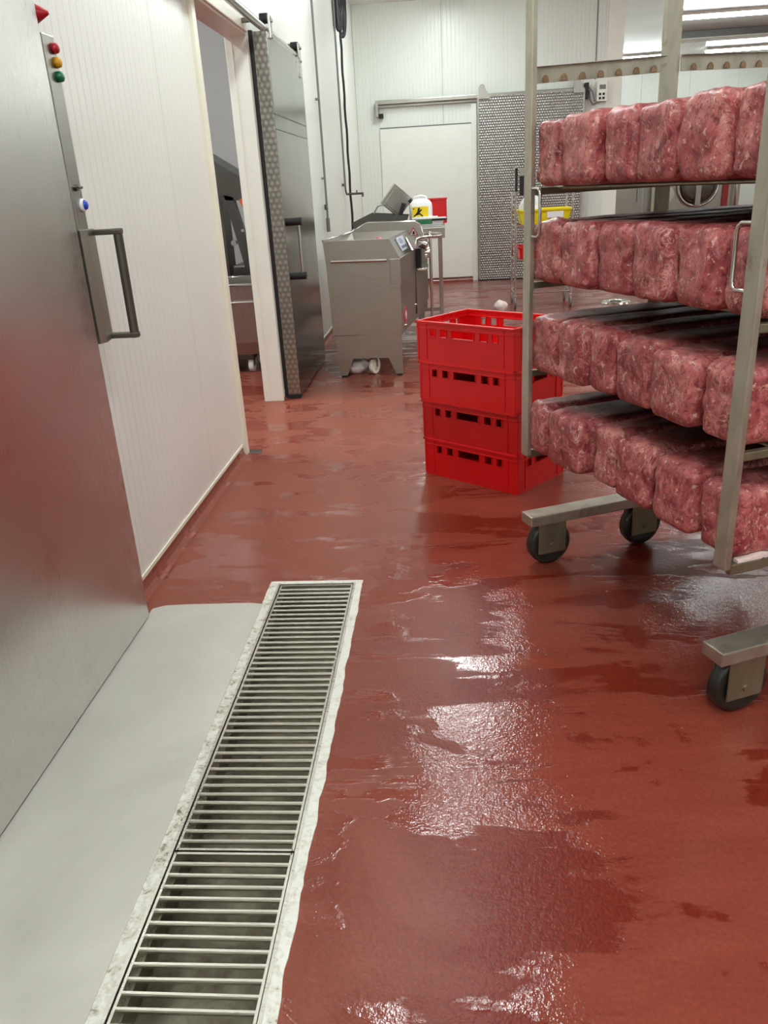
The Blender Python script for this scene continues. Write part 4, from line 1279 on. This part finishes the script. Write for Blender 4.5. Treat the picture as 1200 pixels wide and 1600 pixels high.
# ------------------------------------------------------------------ side room: lifting machine and steel meat trolley
lf = thing('column_lift', 'dark steel lifting machine in the side room behind the doorway', 'machine', (-1.83, 7.25, 0))
MB().bbox((-0.45, 0.25, 0.0), (-0.10, 0.75, 0.10), 0.01).build('base', M_DARKST, lf)
MB().bbox((-0.32, 0.35, 0.1), (-0.14, 0.6, 1.55), 0.01).build('column', M_DARKST, lf)
MB().prism([(-0.32, 1.80), (0.30, 1.40), (0.30, 1.33), (-0.1, 1.36), (-0.32, 1.40)], 'y', 0.2, 0.7).build('hopper', M_DARKST, lf)
MB().add([(-0.08, 0.20, 1.40), (0.0, 0.20, 1.38), (0.17, 0.20, 0.62), (0.07, 0.20, 0.62), (-0.08, 0.28, 1.40), (0.0, 0.28, 1.38), (0.17, 0.28, 0.62), (0.07, 0.28, 0.62)], [(0, 1, 2, 3), (4, 7, 6, 5), (0, 4, 5, 1), (1, 5, 6, 2), (2, 6, 7, 3), (3, 7, 4, 0)]).build('lift_arm', M_DARKST, lf)
MB().bbox((-0.1, 0.3, 0.62), (0.36, 0.65, 0.80), 0.02).build('carriage', M_DARKST, lf)
MB().cyl((0.17, 0.30, 1.0), (0.34, 0.30, 0.96), 0.13, 20).build('motor', M_STEEL, lf)
MB().tube([(0.08, 0.18, 1.36), (0.12, 0.17, 1.28), (0.115, 0.17, 1.20), (0.14, 0.2, 1.12)], 0.026, 8).build('hose', M_ORANGE, lf)
MB().cyl((-0.03, 0.205, 1.0), (-0.03, 0.16, 1.0), 0.025, 12).build('knob', M_CHROME, lf)
MB().cyl((0.06, 0.205, 1.10), (0.06, 0.17, 1.10), 0.014, 10).build('knob', M_CHROME, lf)
bg = thing('meat_trolley', 'square steel tub trolley in the side room behind the doorway', 'trolley', (-1.83, 6.85, 0))
b = MB()
hx, hy, z0, z1 = 0.33, 0.31, 0.16, 0.735
a0 = [(-hx * .82, -hy * .82, z0), (hx * .82, -hy * .82, z0), (hx * .82, hy * .82, z0), (-hx * .82, hy * .82, z0)]
a1 = [(-hx * .92, -hy * .92, 0.26), (hx * .92, -hy * .92, 0.26), (hx * .92, hy * .92, 0.26), (-hx * .92, hy * .92, 0.26)]
a2 = [(-hx, -hy, z1), (hx, -hy, z1), (hx, hy, z1), (-hx, hy, z1)]
a3 = [(x * .95, y * .95, z1) for x, y, _ in a2]
a4 = [(x * .85, y * .85, 0.27) for x, y, _ in a2]
vv = a0 + a1 + a2 + a3 + a4
fs = [(0, 1, 2, 3), (16, 17, 18, 19)]
for q in range(4):
    fs += [(4 * q + i, 4 * q + (i + 1) % 4, 4 * q + 4 + (i + 1) % 4, 4 * q + 4 + i) for i in range(4)]
b.add(vv, fs)
b.build('tub', M_STEEL, bg)
MB().tube([(-hx - .015, -hy - .015, z1 - .005), (hx + .015, -hy - .015, z1 - .005), (hx + .015, hy + .015, z1 - .005), (-hx - .015, hy + .015, z1 - .005)], 0.014, 8, True).tube([(-hx - .01, -hy - .012, .59), (hx + .01, -hy - .012, .59)], 0.010, 8).build('rim', M_CHROME, bg)
MB().bbox((-0.22, -0.22, 0.11), (0.22, 0.22, 0.162), 0.006).build('chassis', M_DARKST, bg)
for sx in (-0.17, 0.19):
    for sy in (-0.17, 0.17):
        MB().cyl((sx - 0.02, sy, 0.055), (sx + 0.02, sy, 0.055), 0.055, 18).build('wheel', M_GREYPL if sx < 0 else M_BAG, bg)
        MB().bbox((sx - 0.026, sy - 0.02, 0.05), (sx + 0.026, sy + 0.02, 0.115), 0.003).build('wheel_fork', M_DARKST, bg)
# pale fat scrap on the near lower rail of the rack
mb = MB()
ptsx = [0.02 + 0.028 * i for i in range(10)]
top = [(x, 0.0215 + 0.008 * noise.noise((x * 40, 1, 2)), 0.0) for x in ptsx]
vsA = [(x, 0.001, 0.0) for x in ptsx] + [(x, 0.019, 0.0) for x in ptsx] + [(x, 0.002, 0.006 + 0.004 * abs(noise.noise((x * 60, 3, 1)))) for x in ptsx] + [(x, 0.018, 0.010 + 0.006 * noise.noise((x * 50, 7, 1))) for x in ptsx]
N = len(ptsx)
fsA = []
for i in range(N - 1):
    fsA += [(i, i + 1, N + i + 1, N + i), (2 * N + i, 3 * N + i, 3 * N + i + 1, 2 * N + i + 1), (i, 2 * N + i, 2 * N + i + 1, i + 1), (N + i, N + i + 1, 3 * N + i + 1, 3 * N + i)]
fsA += [(0, N, 3 * N, 2 * N), (N - 1, 3 * N - 1, 4 * N - 1, 2 * N - 1)]
mb.add(vsA, fsA)
o = mb.build('fat_strip', plain('pale_fat', srgb(226, 204, 200), 0.4, 0, 0.12, 60, 0.3))
o.location = (RP[0], RP[1], ZS[3] - 0.0034)
o.rotation_euler = (0, 0, RA)
tag(o, 'thin pale strip of fat stuck on the lowest side rail of the rack', 'scrap')
